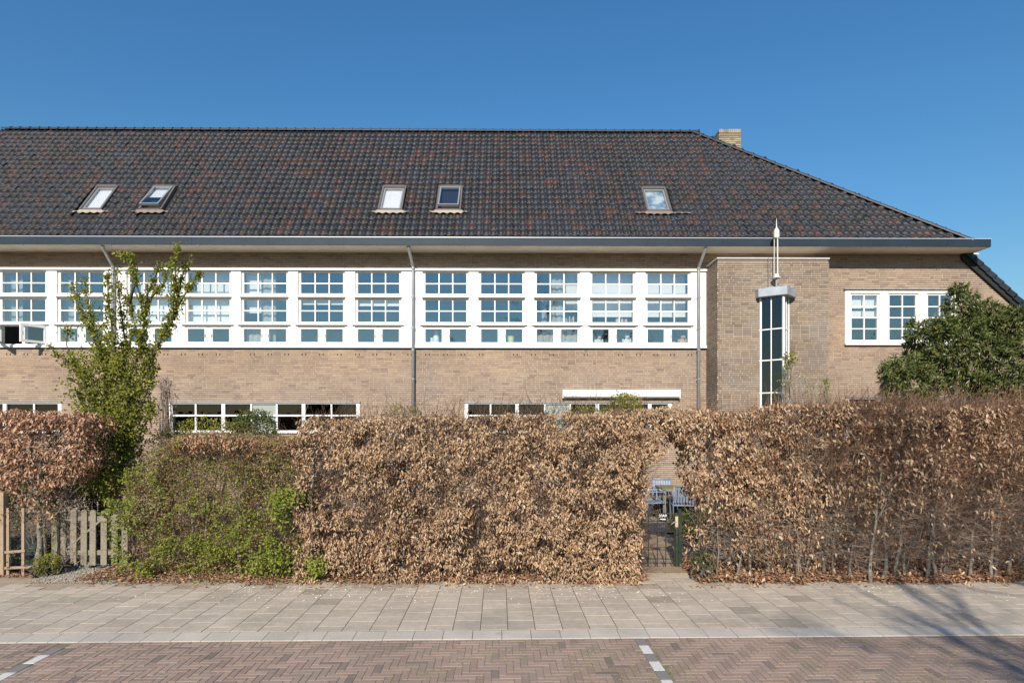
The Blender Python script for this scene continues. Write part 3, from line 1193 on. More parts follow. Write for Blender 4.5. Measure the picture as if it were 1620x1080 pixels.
# --- roof
EQ, EZ = -0.55, 6.735        # eaves line
TANP = 1.31
CP = 1 / math.sqrt(1 + TANP ** 2)
SP = TANP * CP
RQ = 2.72                    # ridge
RZ = EZ + (RQ - EQ) * TANP
SLOPE = (RQ - EQ) / CP
HX_R = F(1098, 668, RQ)[0]   # ridge end
HX_E = 11.30                 # hip foot
END_T = (RZ - EZ) / (HX_E - HX_R)


def roofpt(x, v, n=0.0):
    return Vector((x, EQ + v * CP - n * SP, EZ + v * SP + n * CP))


def R(px, py):
    """photo position -> (x, v) on the front roof plane"""
    a = (HOR - py) / FOC
    u = (px - PX0) / FOC
    # world: Y = 15 + x*BS + q*BC ; z = EYE + a*Y = EZ + (q-EQ)*TANP
    q, x = 0.0, 0.0
    for _ in range(30):
        x = FX(px, q)
        Y = 15 + x * BS + q * BC
        q = (EYE + a * Y - EZ) / TANP + EQ
    return x, (q - EQ) / CP


m = MB()
A_, B_, C_, D_ = roofpt(XL, 0), roofpt(HX_E, 0), roofpt(HX_R, SLOPE), roofpt(XL, SLOPE)
back = 2 * RQ - EQ
m.add([A_, B_, C_, D_], [(0, 1, 2, 3)])
m.add([D_, C_, (HX_E, back, EZ), (XL, back, EZ)], [(0, 1, 2, 3)])
m.add([A_, D_, (XL, back, EZ)], [(0, 1, 2)])
m.add([(XL, EQ, EZ - 0.01), (HX_E, EQ, EZ - 0.01), (HX_E, back, EZ - 0.01), (XL, back, EZ - 0.01)], [(3, 2, 1, 0)])
# end slope runs on down past the eaves
EX2, EZ2 = XR + 0.25, 3.30
m.add([C_, (HX_E, EQ, EZ), (HX_E, back, EZ)], [(0, 1, 2)])
roof = m.build('roof', M_DECK, bld)
m = MB()
hx0, hz0 = 11.62, 6.60
sl = [(hx0 - 0.5, 6.60 + 0.0), (hx0 + 0.09, hz0 + 0.06), (EX2 + 0.1, hz0 + 0.06 - (EX2 + 0.01 - hx0) * 0.92), (EX2 + 0.1, hz0 - 0.07 - (EX2 + 0.01 - hx0) * 0.92), (hx0 - 0.5, 6.58 + 0.45 * 0.0)]
m.prism([(hx0 - 0.1, 6.58), (hx0 + 0.07, 6.6), (EX2, 6.6 - (EX2 - hx0 - 0.07) * 0.925), (EX2, 6.45 - (EX2 - hx0 - 0.07) * 0.925), (hx0 - 0.1, 6.45)][0:5], -0.07, 5.55)
lo_roof = m.build('lean_roof', M_DECK, bld)
dl = Vector((1, 0, -0.925)).normalized()
up = Vector((0.925, 0, 1)).normalized()
k = 0
s0 = Vector((hx0 + 0.02, 0, 6.63))
while k * 0.235 < 4.6:
    a = s0 + dl * (k * 0.235)
    m = MB()
    b = a + dl * 0.27
    ya, yb = -0.115, 0.20
    vs = []
    for p, h in ((a, 0.0), (b, 0.028)):
        for y, e in ((ya, -0.10), (ya, 0.035), (-0.05, 0.065), (yb, 0.03), (yb, -0.02)):
            q_ = p + up * (e + h)
            vs.append((q_.x, y, q_.z))
    m.add(vs, [(0, 1, 6, 5), (1, 2, 7, 6), (2, 3, 8, 7), (3, 4, 9, 8), (4, 0, 5, 9), (4, 3, 2, 1, 0), (5, 6, 7, 8, 9)])
    m.build('verge_tile', M_RIDGE, lo_roof)
    k += 1

# skylights: (TL, TR, BR, BL) in the photo
SKY = [((155.5, 298), (190.5, 298), (163.5, 335.5), (129, 335.5), 'white'), ((247.5, 298.5), (283.5, 298.5), (255.5, 335.5), (219, 335.5), 'open'),
       ((606, 298.5), (643, 298.5), (637.5, 336), (598.5, 336), 'white'), ((694, 298.5), (732, 298.5), (730, 336), (690.5, 336), 'open2'),
       ((1013, 300.5), (1051, 300.5), (1062, 337.5), (1022.5, 337.5), 'clear')]
M_MOTTLE = mat('mottled_white_film', (0.17, 0.28, 0.36), 0.7, stain=(3.2, (0.62, 0.66, 0.66), 0.47, 0.95))  # blue-grey film broken by white patches
sky_rects = []
for TL, TR, BR, BL, kd in SKY:
    p = [R(*q) for q in (TL, TR, BR, BL)]
    x0, x1 = (p[0][0] + p[3][0]) / 2, (p[1][0] + p[2][0]) / 2
    v1, v0 = (p[0][1] + p[1][1]) / 2, (p[2][1] + p[3][1]) / 2
    sky_rects.append((x0, x1, v0, v1, kd))

# roof tiles
TW, TL_ = 0.183, 0.2255
NSEG = 8
prof = []
for i in range(NSEG + 1):
    t = i / NSEG
    prof.append((t * (TW + 0.022) - TW / 2 - 0.011, 0.042 * math.exp(-(((t * 1.12 - 0.06 + 0.5) % 1.0 - 0.5) / 0.17) ** 2) - 0.014 + 0.006 * abs(t - 0.5)))


def tile_verts():
    v = []
    for w_, lift in ((-0.02, 0.032), (TL_ + 0.03, 0.006)):
        for x, h in prof:
            v.append((x, w_, h + lift))
    for x, h in prof:
        v.append((x, -0.02, h + lift_lo))
    return v


lift_lo = 0.018
tv = np.array(tile_verts())          # local (x, v, n)
tf = []
tmi = []
nn = NSEG + 1
for i in range(NSEG):
    tf.append((i, i + 1, nn + i + 1, nn + i))
    tmi.append(0)
    tf.append((2 * nn + i, 2 * nn + i + 1, i + 1, i))
    tmi.append(1)
tf, tmi = np.array(tf), np.array(tmi)
TM = np.array([[1, 0, 0], [0, CP, -SP], [0, SP, CP]])    # (x,v,n) -> local building xyz
tiles = []
ncol = int((HX_E - XL) / TW) + 1
nrow = int(SLOPE / TL_)
TLx = SLOPE / (nrow + 0.15)
for r in range(nrow + 1):
    v = r * TLx + 0.0
    if v > SLOPE - 0.1:
        continue
    vm = v + TLx / 2
    xh = HX_E + (HX_R - HX_E) * (vm / SLOPE)
    for c in range(ncol):
        x = XL + 0.09 + c * TW
        if x > xh + 0.05:
            continue
        if any(a - TW * 0.32 < x < b + TW * 0.32 and v0 - TLx * 0.5 < vm < v1 + TLx * 0.35 for a, b, v0, v1, _ in sky_rects):
            continue
        tiles.append((x + random.gauss(0, 0.0045), v + random.gauss(0, 0.006) + 0.009 * math.sin(x * 0.8 + r * 0.7) - (0.05 if random.random() < 0.004 else 0)))
tiles = np.array(tiles)
wx = tiles[:, 0]
wy = 15 + EQ + tiles[:, 1] * CP
order = np.argsort(np.hypot(wx, wy) + np.where(tiles[:, 1] < 0.05, 0.0, 0))
sep, rest = order[:300], order[300:]
# local mesh in building axes for one tile
tile_me = np_mesh('roof_tile', tv @ TM.T, tf, [M_TILE, M_TILELIP], midx=tmi, smooth=True)
for i in sep:
    x, v = tiles[i]
    o = bpy.data.objects.new('roof_tile', tile_me)
    o.parent = bld
    o.location = roofpt(x, v)
    COL.objects.link(o)
n = len(rest)
sk = RNG.normal(0, 0.012, n)
base = np.array([list(roofpt(*tiles[i])) for i in rest])
loc = np.repeat(tv[None], n, 0)
loc[:, :, 0] += loc[:, :, 1] * sk[:, None]
loc[:, :, 2] += RNG.normal(0, 0.002, n)[:, None]
V = loc @ TM.T + base[:, None, :]
Fq = (np.arange(n)[:, None, None] * len(tv) + tf[None]).reshape(-1, 4)
me = np_mesh('roof_tiles', V.reshape(-1, 3), Fq, [M_TILE, M_TILELIP], np.repeat(RNG.random(n), len(tf)), np.tile(tmi, n), smooth=True)
o = link('roof_tiles', me, bld)
o['kind'] = 'stuff'


# ridge and hip tiles
def cap_tile(a, b, r0, r1, name, parent):
    """half-round cap from a to b; r1 the wider end"""
    a, b = Vector(a), Vector(b)
    d = (b - a).normalized()
    sd = Vector((0, 0, 1)).cross(d).normalized()
    u = d.cross(sd).normalized()
    mb = MB()
    vs = []
    ns = 6
    for p, r in ((a, r0), (b, r1), (b - d * 0.035, r1), (b - d * 0.035, r0 + 0.006)):
        for k in range(ns + 1):
            an = math.pi * (k / ns * 1.1 - 0.05)
            vs.append(p + sd * math.cos(an) * r + u * (math.sin(an) * r * 0.8))
    q = ns + 1
    fs = []
    for k in range(ns):
        fs.append((k, k + 1, 3 * q + k + 1, 3 * q + k))
        fs.append((3 * q + k, 3 * q + k + 1, 2 * q + k + 1, 2 * q + k))
        fs.append((2 * q + k, 2 * q + k + 1, q + k + 1, q + k))
    fs.append(tuple(q + k for k in range(ns + 1)))
    mb.add(vs, fs)
    return mb.build(name, M_RIDGE, parent, smooth=False)


x = XL
while x < HX_R - 0.05:
    cap_tile((x, RQ, RZ + 0.0), (x + 0.293, RQ, RZ + 0.0), 0.085, 0.108, 'ridge_tile', roof)
    x += 0.282
h0 = Vector((HX_R - 0.05, RQ, RZ + 0.01))
h1 = Vector((HX_E + 0.05, EQ - 0.02, EZ + 0.02))
hl = (h1 - h0).length
nh = int(hl / 0.33)
hd = (h1 - h0).normalized()
for k in range(nh):
    a = h0 + hd * (hl * k / nh)
    cap_tile(a, a + hd * (hl / nh + 0.03), 0.078, 0.10, 'hip_tile', roof)

for x0, x1, v0, v1, kd in sky_rects:
    s = link('skylight', None, bld)

    def rb(mb, xa, xb, va, vb, na, nb, mi=0, tilt=0.0):
        """box in roof coordinates, optionally tilted open about its top edge"""
        vs = []
        for n_ in (na, nb):
            for xx, vv in ((xa, va), (xb, va), (xb, vb), (xa, vb)):
                n2 = n_ + tilt * (v1 - vv)
                vs.append(roofpt(xx, vv, n2))
        mb.add(vs, [(0, 3, 2, 1), (4, 5, 6, 7), (0, 1, 5, 4), (1, 2, 6, 5), (2, 3, 7, 6), (3, 0, 4, 7)], mi)
    fw = 0.05
    m = MB()
    rb(m, x0, x0 + fw, v0, v1, -0.05, 0.10)
    rb(m, x1 - fw, x1, v0, v1, -0.05, 0.10)
    rb(m, x0 + fw, x1 - fw, v1 - 0.09, v1, -0.05, 0.11)
    rb(m, x0 + fw, x1 - fw, v0, v0 + 0.045, -0.05, 0.085)
    m.build('frame', M_SKYF, s)
    tl = {'open': 0.10, 'open2': 0.085}.get(kd, 0.0)
    m = MB()
    a, b, c, d = x0 + fw + 0.003, x1 - fw - 0.003, v0 + 0.048, v1 - 0.093
    off = 0.02 if tl else -0.02
    rb(m, a, a + 0.035, c, d, 0.03 + off, 0.09 + off, tilt=tl)
    rb(m, b - 0.035, b, c, d, 0.03 + off, 0.09 + off, tilt=tl)
    rb(m, a + 0.035, b - 0.035, c, c + 0.045, 0.03 + off, 0.09 + off, tilt=tl)
    rb(m, a + 0.035, b - 0.035, d - 0.04, d, 0.03 + off, 0.09 + off, tilt=tl)
    m.build('sash', M_SKYS, s)
    m = MB()
    rb(m, a + 0.035, b - 0.035, c + 0.045, d - 0.04, 0.055 + off, 0.063 + off, tilt=tl)
    m.build('pane', M_GLASSS, s)
    m = MB()
    mk = {'white': M_BLIND, 'open': M_ROOM, 'open2': M_DECK, 'clear': M_MOTTLE}[kd]
    rb(m, x0 + 0.02, x1 - 0.02, v0 + 0.02, v1 - 0.02, -0.04, -0.02)
    if kd in ('white', 'clear'):
        rb(m, a, b, c, d, 0.0, 0.01)
    m.build('blind', mk, s)
    if kd == 'open':
        m = MB()
        rb(m, a + 0.05, b - 0.05, (c + d) / 2, d - 0.05, 0.03, 0.036, tilt=tl)
        m.build('blind', M_BLIND, s)
    # corrugated apron
    m = MB()
    lead = M_LEADB if kd in ('clear', 'open') else M_LEAD
    nz = 28
    xa, xb = x0 - (0.16 if kd != 'clear' else 0.3), x1 + (0.16 if kd != 'clear' else 0.5)
    o_ = []
    for k in range(nz + 1):
        xx = xa + (xb - xa) * k / nz
        ph = (xx - XL - 0.09) / TW
        w_ = 0.012 * math.cos(2 * math.pi * ph)
        edge = 1 if x0 - 0.03 <= xx <= x1 + 0.03 else 0.25
        top = v0 if edge == 1 else v0 - 0.03
        o_.append((roofpt(xx, top, 0.075 if edge == 1 else 0.06), roofpt(xx, v0 - 0.06 * edge - 0.05 + 0.010 * math.cos(2 * math.pi * ph + 0.5), 0.062 + w_)))
    vs = [p for pr in o_ for p in pr] + [p - Vector((0, -0.003, 0.004)) for pr in o_ for p in pr]
    N2 = 2 * (nz + 1)
    fs = []
    for k in range(nz):
        a_ = 2 * k
        fs += [(a_ + 1, a_ + 3, a_ + 2, a_), (N2 + a_, N2 + a_ + 2, N2 + a_ + 3, N2 + a_ + 1), (a_ + 1, N2 + a_ + 1, N2 + a_ + 3, a_ + 3)]
    m.add(vs, fs)
    m.build('apron', lead, s, smooth=True)

# chimney
cx0, cx1, cy0, cy1 = 6.42, 7.10, 3.1, 3.6
ctop = 11.32
ch = MB()
ch.box(cx0 + 0.01, cx1 - 0.01, cy0 + 0.01, cy1 - 0.01, 9.4, ctop - 0.01)
cho = ch.build('chimney', M_MORTAR, roof)
br, st = brick_face(lambda z: cx0, lambda z: cx1, 9.5, ctop - 0.11, [], 9, 0.06)
lay_bricks(br, cho, M_YBRICK, 0, pos=cy0 - 0.002)
br, st = brick_face(lambda z: cy0 + 0.03, lambda z: cy1, 9.5, ctop - 0.11, [], 10, 0.06)
lay_bricks(br, cho, M_BRICK_T, 0, plane='x', pos=cx0 - 0.002)  # darker brick puts the left face's shade into its colour
br = []
x = cx0
while x < cx1 - 0.02:
    br.append((x, min(x + 0.05, cx1), ctop - 0.11 + 0.002, ctop + random.uniform(-0.006, 0.006)))
    x += 0.06
lay_bricks(br, cho, M_YBRICK, 0, pos=cy0 - 0.004)
m = MB()
m.lathe([(0.085, ctop - 0.02), (0.085, ctop + 0.06), (0.06, ctop + 0.09), (0.0, ctop + 0.09)], cx0 + 0.22, cy0 + 0.25, 12)
m.lathe([(0.07, ctop - 0.02), (0.07, ctop + 0.05), (0.05, ctop + 0.085), (0.0, ctop + 0.085)], cx0 + 0.4, cy0 + 0.3, 12)
m.build('chimney_pot', mat('dark_clay', (0.09, 0.03, 0.035), 0.6), cho)

# --- glazed corner bay on the tower, with its zinc cap and spire
bay = link('oriel_window', None, bld)
BLx, BRx, BAx = 5.985, 6.70, 6.40
BAy = -TP - 0.37
zb0, zb1 = 2.62, 5.28
Lp, Rp, Ap = Vector((BLx, -TP, 0)), Vector((BRx, -TP, 0)), Vector((BAx, BAy, 0))
m = MB()
fz = [zb0 + 0.02, 2.98, 3.76, 4.50, zb1]


def stick(mb, p, z0, z1, w_):
    mb.box(p.x - w_ / 2, p.x + w_ / 2, p.y - w_ / 2, p.y + w_ / 2, z0, z1)


for p, w_ in ((Lp + Vector((0.02, -0.03, 0)), 0.042), (Rp + Vector((-0.02, -0.03, 0)), 0.035), (Ap, 0.05)):
    stick(m, p, zb0, zb1, w_)
for P_, Q_ in ((Lp, Ap), (Ap, Rp)):
    mid = (P_ + Q_) / 2
    m.bar((mid.x, mid.y, zb0), (mid.x, mid.y, zb1 - 0.03), 0.022, 0.022)
    for z in fz:
        m.bar((P_.x, P_.y - 0.003, z), (Q_.x, Q_.y, z), 0.03, 0.028)
    m.bar((P_.x, P_.y, zb0 - 0.05), (Q_.x, Q_.y, zb0 - 0.05), 0.04, 0.09)
m.build('frame', M_WHITE, bay)
for P_, Q_ in ((Lp, Ap), (Ap, Rp)):
    for k in range(len(fz) - 1):
        for t0, t1 in ((0.05, 0.47), (0.53, 0.95)):
            a, b = P_.lerp(Q_, t0), P_.lerp(Q_, t1)
            g = MB()
            zc_ = (fz[k] + fz[k + 1]) / 2
            g.bar((a.x, a.y, zc_), (b.x, b.y, zc_), 0.006, fz[k + 1] - fz[k] - 0.03)
            g.build('pane', M_GLASSB, bay)
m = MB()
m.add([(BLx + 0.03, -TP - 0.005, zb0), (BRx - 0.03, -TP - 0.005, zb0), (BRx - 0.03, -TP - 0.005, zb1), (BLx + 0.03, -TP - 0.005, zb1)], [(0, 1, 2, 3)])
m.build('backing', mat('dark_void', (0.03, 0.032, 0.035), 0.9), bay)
m = MB()
cz0, cz1 = zb1 - 0.01, zb1 + 0.2
pl = [(BLx - 0.09, -TP + 0.0), (BRx + 0.12, -TP + 0.0), (BRx + 0.14, -TP - 0.10), (BAx + 0.03, BAy - 0.13), (BLx - 0.09, -TP - 0.16)]
n = len(pl)
m.add([(x, y, cz0) for x, y in pl] + [(x, y, cz1) for x, y in pl],
      [tuple(range(n)), tuple(range(2 * n - 1, n - 1, -1))] + [((i + 1) % n, i, i + n, (i + 1) % n + n) for i in range(n)])
m.build('cap', M_ZINC_L, bay, bevel=0.008)
sx, sy = BAx - 0.07, -TP - 0.17
sp = MB()
sp.lathe([(0.028, cz1), (0.028, cz1 + 0.19), (0.02, cz1 + 0.19), (0.02, cz1 + 0.24)], sx, sy, 12)
spo = sp.build('spire', mat('grey_mast', (0.25, 0.25, 0.25), 0.5), bay, smooth=False)
sp = MB()
z = cz1 + 0.24
sp.lathe([(0.0, z), (0.095, z + 0.004), (0.1, z + 0.02), (0.06, z + 0.045), (0.055, z + 0.1), (0.0, z + 0.1)], sx, sy, 16)
for k in range(3):
    a = 2 * math.pi * k / 3 + 0.5
    sp.tube([(sx + 0.05 * math.cos(a), sy + 0.05 * math.sin(a), z + 0.04), (sx + 0.05 * math.cos(a), sy + 0.05 * math.sin(a), z + 1.0)], 0.0085, 6)
sp.lathe([(0.0, z + 0.97), (0.062, z + 0.97), (0.066, z + 1.0), (0.066, z + 1.12), (0.045, z + 1.17), (0.022, z + 1.2), (0.012, z + 1.24), (0.006, z + 1.42), (0.0, z + 1.43)], sx, sy, 16)
sp.build('finial', mat('ivory_paint', (0.72, 0.69, 0.61), 0.5), spo, smooth=False)
# thin dark rod up the tower face, left of the spire
m = MB()
m.tube([(sx - 0.13, -TP - 0.02, cz1 - 0.02), (sx - 0.13, -TP - 0.02, TZ)], 0.01, 6)
m.build('dark_rod', M_LEDGE, bay)
#VEG#
# ================================================================ HEDGES, TREE, SHRUBS
def leafmat(name, ramp, trans=0.14, rough=0.6, noise=(1.5, 0.12)):
    return mat(name, rough=rough, ramp=ramp, trans=trans, noise=noise, spec=0.3)


ML_BEECH = leafmat('dead_beech_leaf', [(0, (0.15, 0.078, 0.04)), (0.2, (0.29, 0.16, 0.09)), (0.42, (0.46, 0.305, 0.18)), (0.62, (0.585, 0.425, 0.27)),
                                       (0.82, (0.30, 0.17, 0.095)), (0.92, (0.69, 0.54, 0.37)), (1, (0.22, 0.11, 0.06))])
ML_BEECH_R = leafmat('dead_beech_leaf_reddish', [(0, (0.14, 0.062, 0.034)), (0.3, (0.32, 0.165, 0.095)), (0.55, (0.47, 0.275, 0.17)), (0.8, (0.62, 0.42, 0.28)), (0.9, (0.40, 0.21, 0.12)), (1, (0.24, 0.115, 0.062))])
ML_SMALL = leafmat('small_dry_leaf', [(0, (0.11, 0.075, 0.035)), (0.25, (0.28, 0.18, 0.10)), (0.45, (0.19, 0.20, 0.055)), (0.78, (0.24, 0.26, 0.065)), (0.88, (0.40, 0.27, 0.16)), (1, (0.44, 0.31, 0.2))])
ML_FRESH = leafmat('fresh_green_leaf', [(0, (0.14, 0.18, 0.028)), (0.5, (0.28, 0.32, 0.05)), (1, (0.40, 0.42, 0.10))], trans=0.4)
ML_TREE = leafmat('spring_tree_leaf', [(0, (0.13, 0.15, 0.025)), (0.4, (0.30, 0.31, 0.05)), (0.85, (0.46, 0.44, 0.09)), (1, (0.52, 0.46, 0.14))], trans=0.42)
ML_DARK = leafmat('dark_evergreen_leaf', [(0, (0.025, 0.045, 0.012)), (0.6, (0.055, 0.085, 0.022)), (1, (0.11, 0.12, 0.03))], trans=0.15, rough=0.4)
ML_EVER = leafmat('glossy_evergreen_leaf', [(0, (0.05, 0.065, 0.018)), (0.5, (0.105, 0.13, 0.035)), (0.85, (0.17, 0.185, 0.06)), (1, (0.28, 0.23, 0.11))], trans=0.15, rough=0.36)
ML_LITTER = leafmat('leaf_litter', [(0, (0.16, 0.075, 0.04)), (0.4, (0.28, 0.145, 0.08)), (0.8, (0.38, 0.22, 0.13)), (1, (0.48, 0.31, 0.2))], trans=0.0)
M_TWIG = mat('reddish_twig', rough=0.8, ramp=[(0, (0.06, 0.03, 0.02)), (0.4, (0.15, 0.075, 0.042)), (0.8, (0.26, 0.14, 0.08)), (1, (0.40, 0.27, 0.18))])
M_TWIGD = mat('twig_in_shade', rough=0.9, ramp=[(0, (0.045, 0.025, 0.018)), (0.7, (0.09, 0.05, 0.032)), (1, (0.2, 0.12, 0.08))])  # darker twig tone paints in the shade inside the main hedge
M_TWIGG = mat('grey_twig', rough=0.8, ramp=[(0, (0.14, 0.11, 0.085)), (0.6, (0.24, 0.20, 0.16)), (1, (0.36, 0.31, 0.26))])
M_BARK = mat('grey_bark', (0.20, 0.175, 0.145), 0.9, noise=((25, 0.3), (4, 0.2)), bump=(50, 0.8, 0.006), stain=(6, (0.16, 0.17, 0.09), 0.58, 0.6))
M_BARKD = mat('dark_bark', (0.09, 0.075, 0.06), 0.9, noise=(20, 0.3))


def rdir(n):
    return unit(RNG.normal(0, 1, (n, 3)))


def hedge_leaves(name, N, x0, x1, yf, yb, ztop, dens, m, parent, size=(0.05, 0.085), zlo=0.0, seed=1, shell=0.16, extra=0.10,
                 droop=1.0, clump=0.38, wratio=0.44, edge=None, kind='stuff', green=None):
    """dead beech foliage: most leaves in the outer shell, sparse within"""
    got = []
    cnt = 0
    zmax = 3.0
    while cnt < N:
        P = RNG.random((N * 3, 3))
        P[:, 0] = x0 + P[:, 0] * (x1 - x0)
        P[:, 1] = yf - 0.15 + P[:, 1] * (yb - yf + 0.3)
        P[:, 2] = zlo + P[:, 2] * (zmax - zlo)
        big = vnoise(P * [1, 0.3, 1], 1.4, seed) - 0.5
        mid = vnoise(P, 4.5, seed + 1) - 0.5
        fine = vnoise(P, 11.0, seed + 2) - 0.5
        zt = ztop(P[:, 0]) + fine * 0.10 + mid * 0.05
        front = yf + big * 0.26 + mid * 0.34 + fine * 0.17 + 0.10 * np.clip(P[:, 2] - (zt - 0.35), 0, 1) ** 2 * 4
        sd = np.minimum(P[:, 1] - front, zt - P[:, 2])
        sd = np.minimum(sd, yb + big * 0.1 - P[:, 1] + 0.02)
        if edge is not None:
            sd = np.minimum(sd, edge(P) + mid * 0.12 + fine * 0.06)
        pr = (np.exp(-np.maximum(sd, 0) / shell) + extra) * (sd > 0)
        c = vnoise(P, 7.0, seed + 3)
        c2 = vnoise(P, 2.2, seed + 4)
        pr *= np.clip((c * 0.65 + c2 * 0.35 - clump) * 5.0, 0.02, 1)
        pr *= dens(P)
        keep = RNG.random(len(P)) < pr
        got.append(P[keep])
        cnt += keep.sum()
        if len(got) > 60:
            break
    P = np.concatenate(got)[:N]
    n = len(P)
    out = np.stack([RNG.normal(0, 0.35, n), -np.ones(n) * 0.5, np.zeros(n)], 1)
    D = unit(out + np.array([0, 0, -droop]) + RNG.normal(0, 0.55, (n, 3)))
    Nn = unit(np.stack([RNG.normal(0, 0.9, n), RNG.normal(-0.55, 0.7, n), RNG.normal(0.35, 0.75, n)], 1))
    L = RNG.uniform(size[0], size[1], n)
    cl = vnoise(P, 3.0, seed + 9)
    rnd = np.clip(RNG.random(n) * 0.8 + (cl - 0.5) * 0.5 + 0.1, 0.01, 0.99)
    return leaves(name, P, D, Nn, L, L * RNG.uniform(wratio * 0.8, wratio * 1.15, n), rnd, m, parent, curl=0.25, kind=kind)


def hedge_twigs(name, N, x0, x1, y0, y1, ztop, dens, m, parent, ln=(0.15, 0.5), up=0.5, r=0.0022, bias=(0.3, -0.2), zlo=0.05, kind='stuff'):
    P = RNG.random((N * 6, 3))
    P[:, 0] = x0 + P[:, 0] * (x1 - x0)
    P[:, 1] = y0 + P[:, 1] * (y1 - y0)
    P[:, 2] = zlo + P[:, 2] * 2.8
    k = (P[:, 2] < ztop(P[:, 0]) - 0.02) & (RNG.random(len(P)) < dens(P))
    P = P[k][:N]
    n = len(P)
    D = unit(RNG.normal(0, 0.55, (n, 3)) + np.array([bias[0], bias[1], up]))
    L = RNG.uniform(ln[0], ln[1], n)[:, None]
    mid = P + D * L * 0.55
    D2 = unit(D + RNG.normal(0, 0.3, (n, 3)))
    end = mid + D2 * L * 0.5
    A = np.concatenate([P, mid, mid])
    D3 = unit(D + RNG.normal(0, 0.7, (n, 3)))
    B = np.concatenate([mid, end, mid + D3 * L * 0.35])
    r0 = np.concatenate([np.full(n, r), np.full(n, r * 0.75), np.full(n, r * 0.6)]) * RNG.uniform(0.7, 1.4, 3 * n)
    return sticks(name, A, B, r0, r0 * 0.6, m, parent, kind=kind)


def stem(parent, x, y, h, r, name='stem', m=None, lean=0.0, forks=2):
    mb = MB()
    pts = []
    px_, py_ = x, y
    k = max(4, int(h / 0.22))
    for i in range(k + 1):
        pts.append((px_, py_, h * i / k - 0.03))
        px_ += random.gauss(lean * 0.08, 0.018)
        py_ += random.gauss(0, 0.012)
    mb.tube(pts, [r * (1.25 if i == 0 else 1 - 0.55 * i / k) * random.uniform(0.85, 1.12) for i in range(k + 1)], 7)
    for f in range(forks):
        i = random.randrange(k // 2, k)
        a = Vector(pts[i])
        d = Vector((random.uniform(-0.5, 0.5), random.uniform(-0.3, 0.2), 0.8)).normalized()
        l = random.uniform(0.3, 0.7)
        mb.tube([a, a + d * l * 0.5, a + d * l * 0.5 + Vector((random.gauss(0, 0.08), 0, 0.35 * l)), a + d * l + Vector((random.gauss(0, .1), 0, .2))], [r * 0.5, r * 0.42, r * 0.3, r * 0.12], 5)
    return mb.build(name, m or M_BARK, parent, smooth=True)


def X8(px, d=8.4):
    return (px - PX0) / FOC * d


# ---- main beech hedge, from the green one to the gate, with half of the arch
main = thing('beech_hedge', 'tall clipped beech hedge of tan dead leaves between the green hedge and the metal gate', 'hedge', (0, 0, 0))
MX0, MX1 = X8(462), 2.42


def top_main(x):
    z = 2.37 + 0.02 * np.sin(x * 3.1) + 0.025 * np.sin(x * 1.1 + 1)
    z = z + np.clip((x - 0.6) / 1.6, 0, 1) * 0.13
    return z


def edge_main(P):
    """inside-distance to the sides: left end, right end with the arch over the gap"""
    x, z = P[:, 0], P[:, 2]
    l = x - (MX0 + 0.05 - 0.12 * np.clip(1.2 - z, 0, 1) * 0 + 0.1 * (z > 1.9))
    rx = 1.80 + 0.12 * np.clip(z - 0.3, 0, 1.2)          # right face of the hedge below the arch
    arch = 2.0 + 0.42 * np.clip((z - 1.70) / 0.40, 0, 1) ** 0.9
    r = np.where(z > 1.70, np.maximum(arch, rx) - x, rx - x)
    return np.minimum(l, r)


def dens_main(P):
    d = np.ones(len(P))
    low = np.clip((0.42 - P[:, 2]) / 0.35, 0, 1)
    d *= 1 - 0.35 * low * (P[:, 0] < 0.3)
    # thin places where the garden shows through
    for cx, cz, rx, rz in ((-1.0, 0.62, 0.35, 0.10), (-2.6, 0.72, 0.28, 0.09), (-0.62, 1.35, 0.12, 0.14), (-2.75, 1.12, 0.10, 0.12), (0.1, 0.9, 0.15, 0.1)):
        q = ((P[:, 0] - cx) / rx) ** 2 + ((P[:, 2] - cz) / rz) ** 2
        d *= 1 - 0.85 * np.exp(-q)
    return d


hedge_leaves('foliage', 66000, MX0, 2.5, 8.20, 9.0, top_main, dens_main, ML_BEECH, main, size=(0.04, 0.07), seed=11, edge=edge_main, clump=0.40, shell=0.22, extra=0.22)
hedge_twigs('twigs', 9000, MX0 + 0.1, 1.95, 8.35, 8.9, top_main, lambda P: np.full(len(P), 0.4), M_TWIGD, main, r=0.003)
for x in np.arange(MX0 + 0.25, 1.9, 0.27):
    stem(main, x + random.gauss(0, 0.05), 8.6 + random.gauss(0, 0.08), random.uniform(1.3, 1.9), random.uniform(0.014, 0.026), m=M_BARK)

# ---- right hedge: leafy at its left end, bare brown twigs and grey stems further right
right = thing('beech_hedge', 'long ragged beech hedge right of the metal gate with bare brown twigs and grey stems', 'hedge')


def top_right(x):
    z = 2.48 + 0.05 * np.sin(x * 1.7) + 0.03 * np.sin(x * 5.3)
    return z + np.clip((x - 3.5) / 5, 0, 1) * 0.12


def edge_right(P):
    x, z = P[:, 0], P[:, 2]
    lx = 2.62 - 0.10 * np.clip((z - 0.8) / 0.8, 0, 1) - 0.05 * np.sin(z * 5)
    arch = 2.60 - 0.42 * np.clip((z - 1.85) / 0.35, 0, 1) ** 0.9
    return x - np.where(z > 1.85, np.minimum(arch, lx), lx)


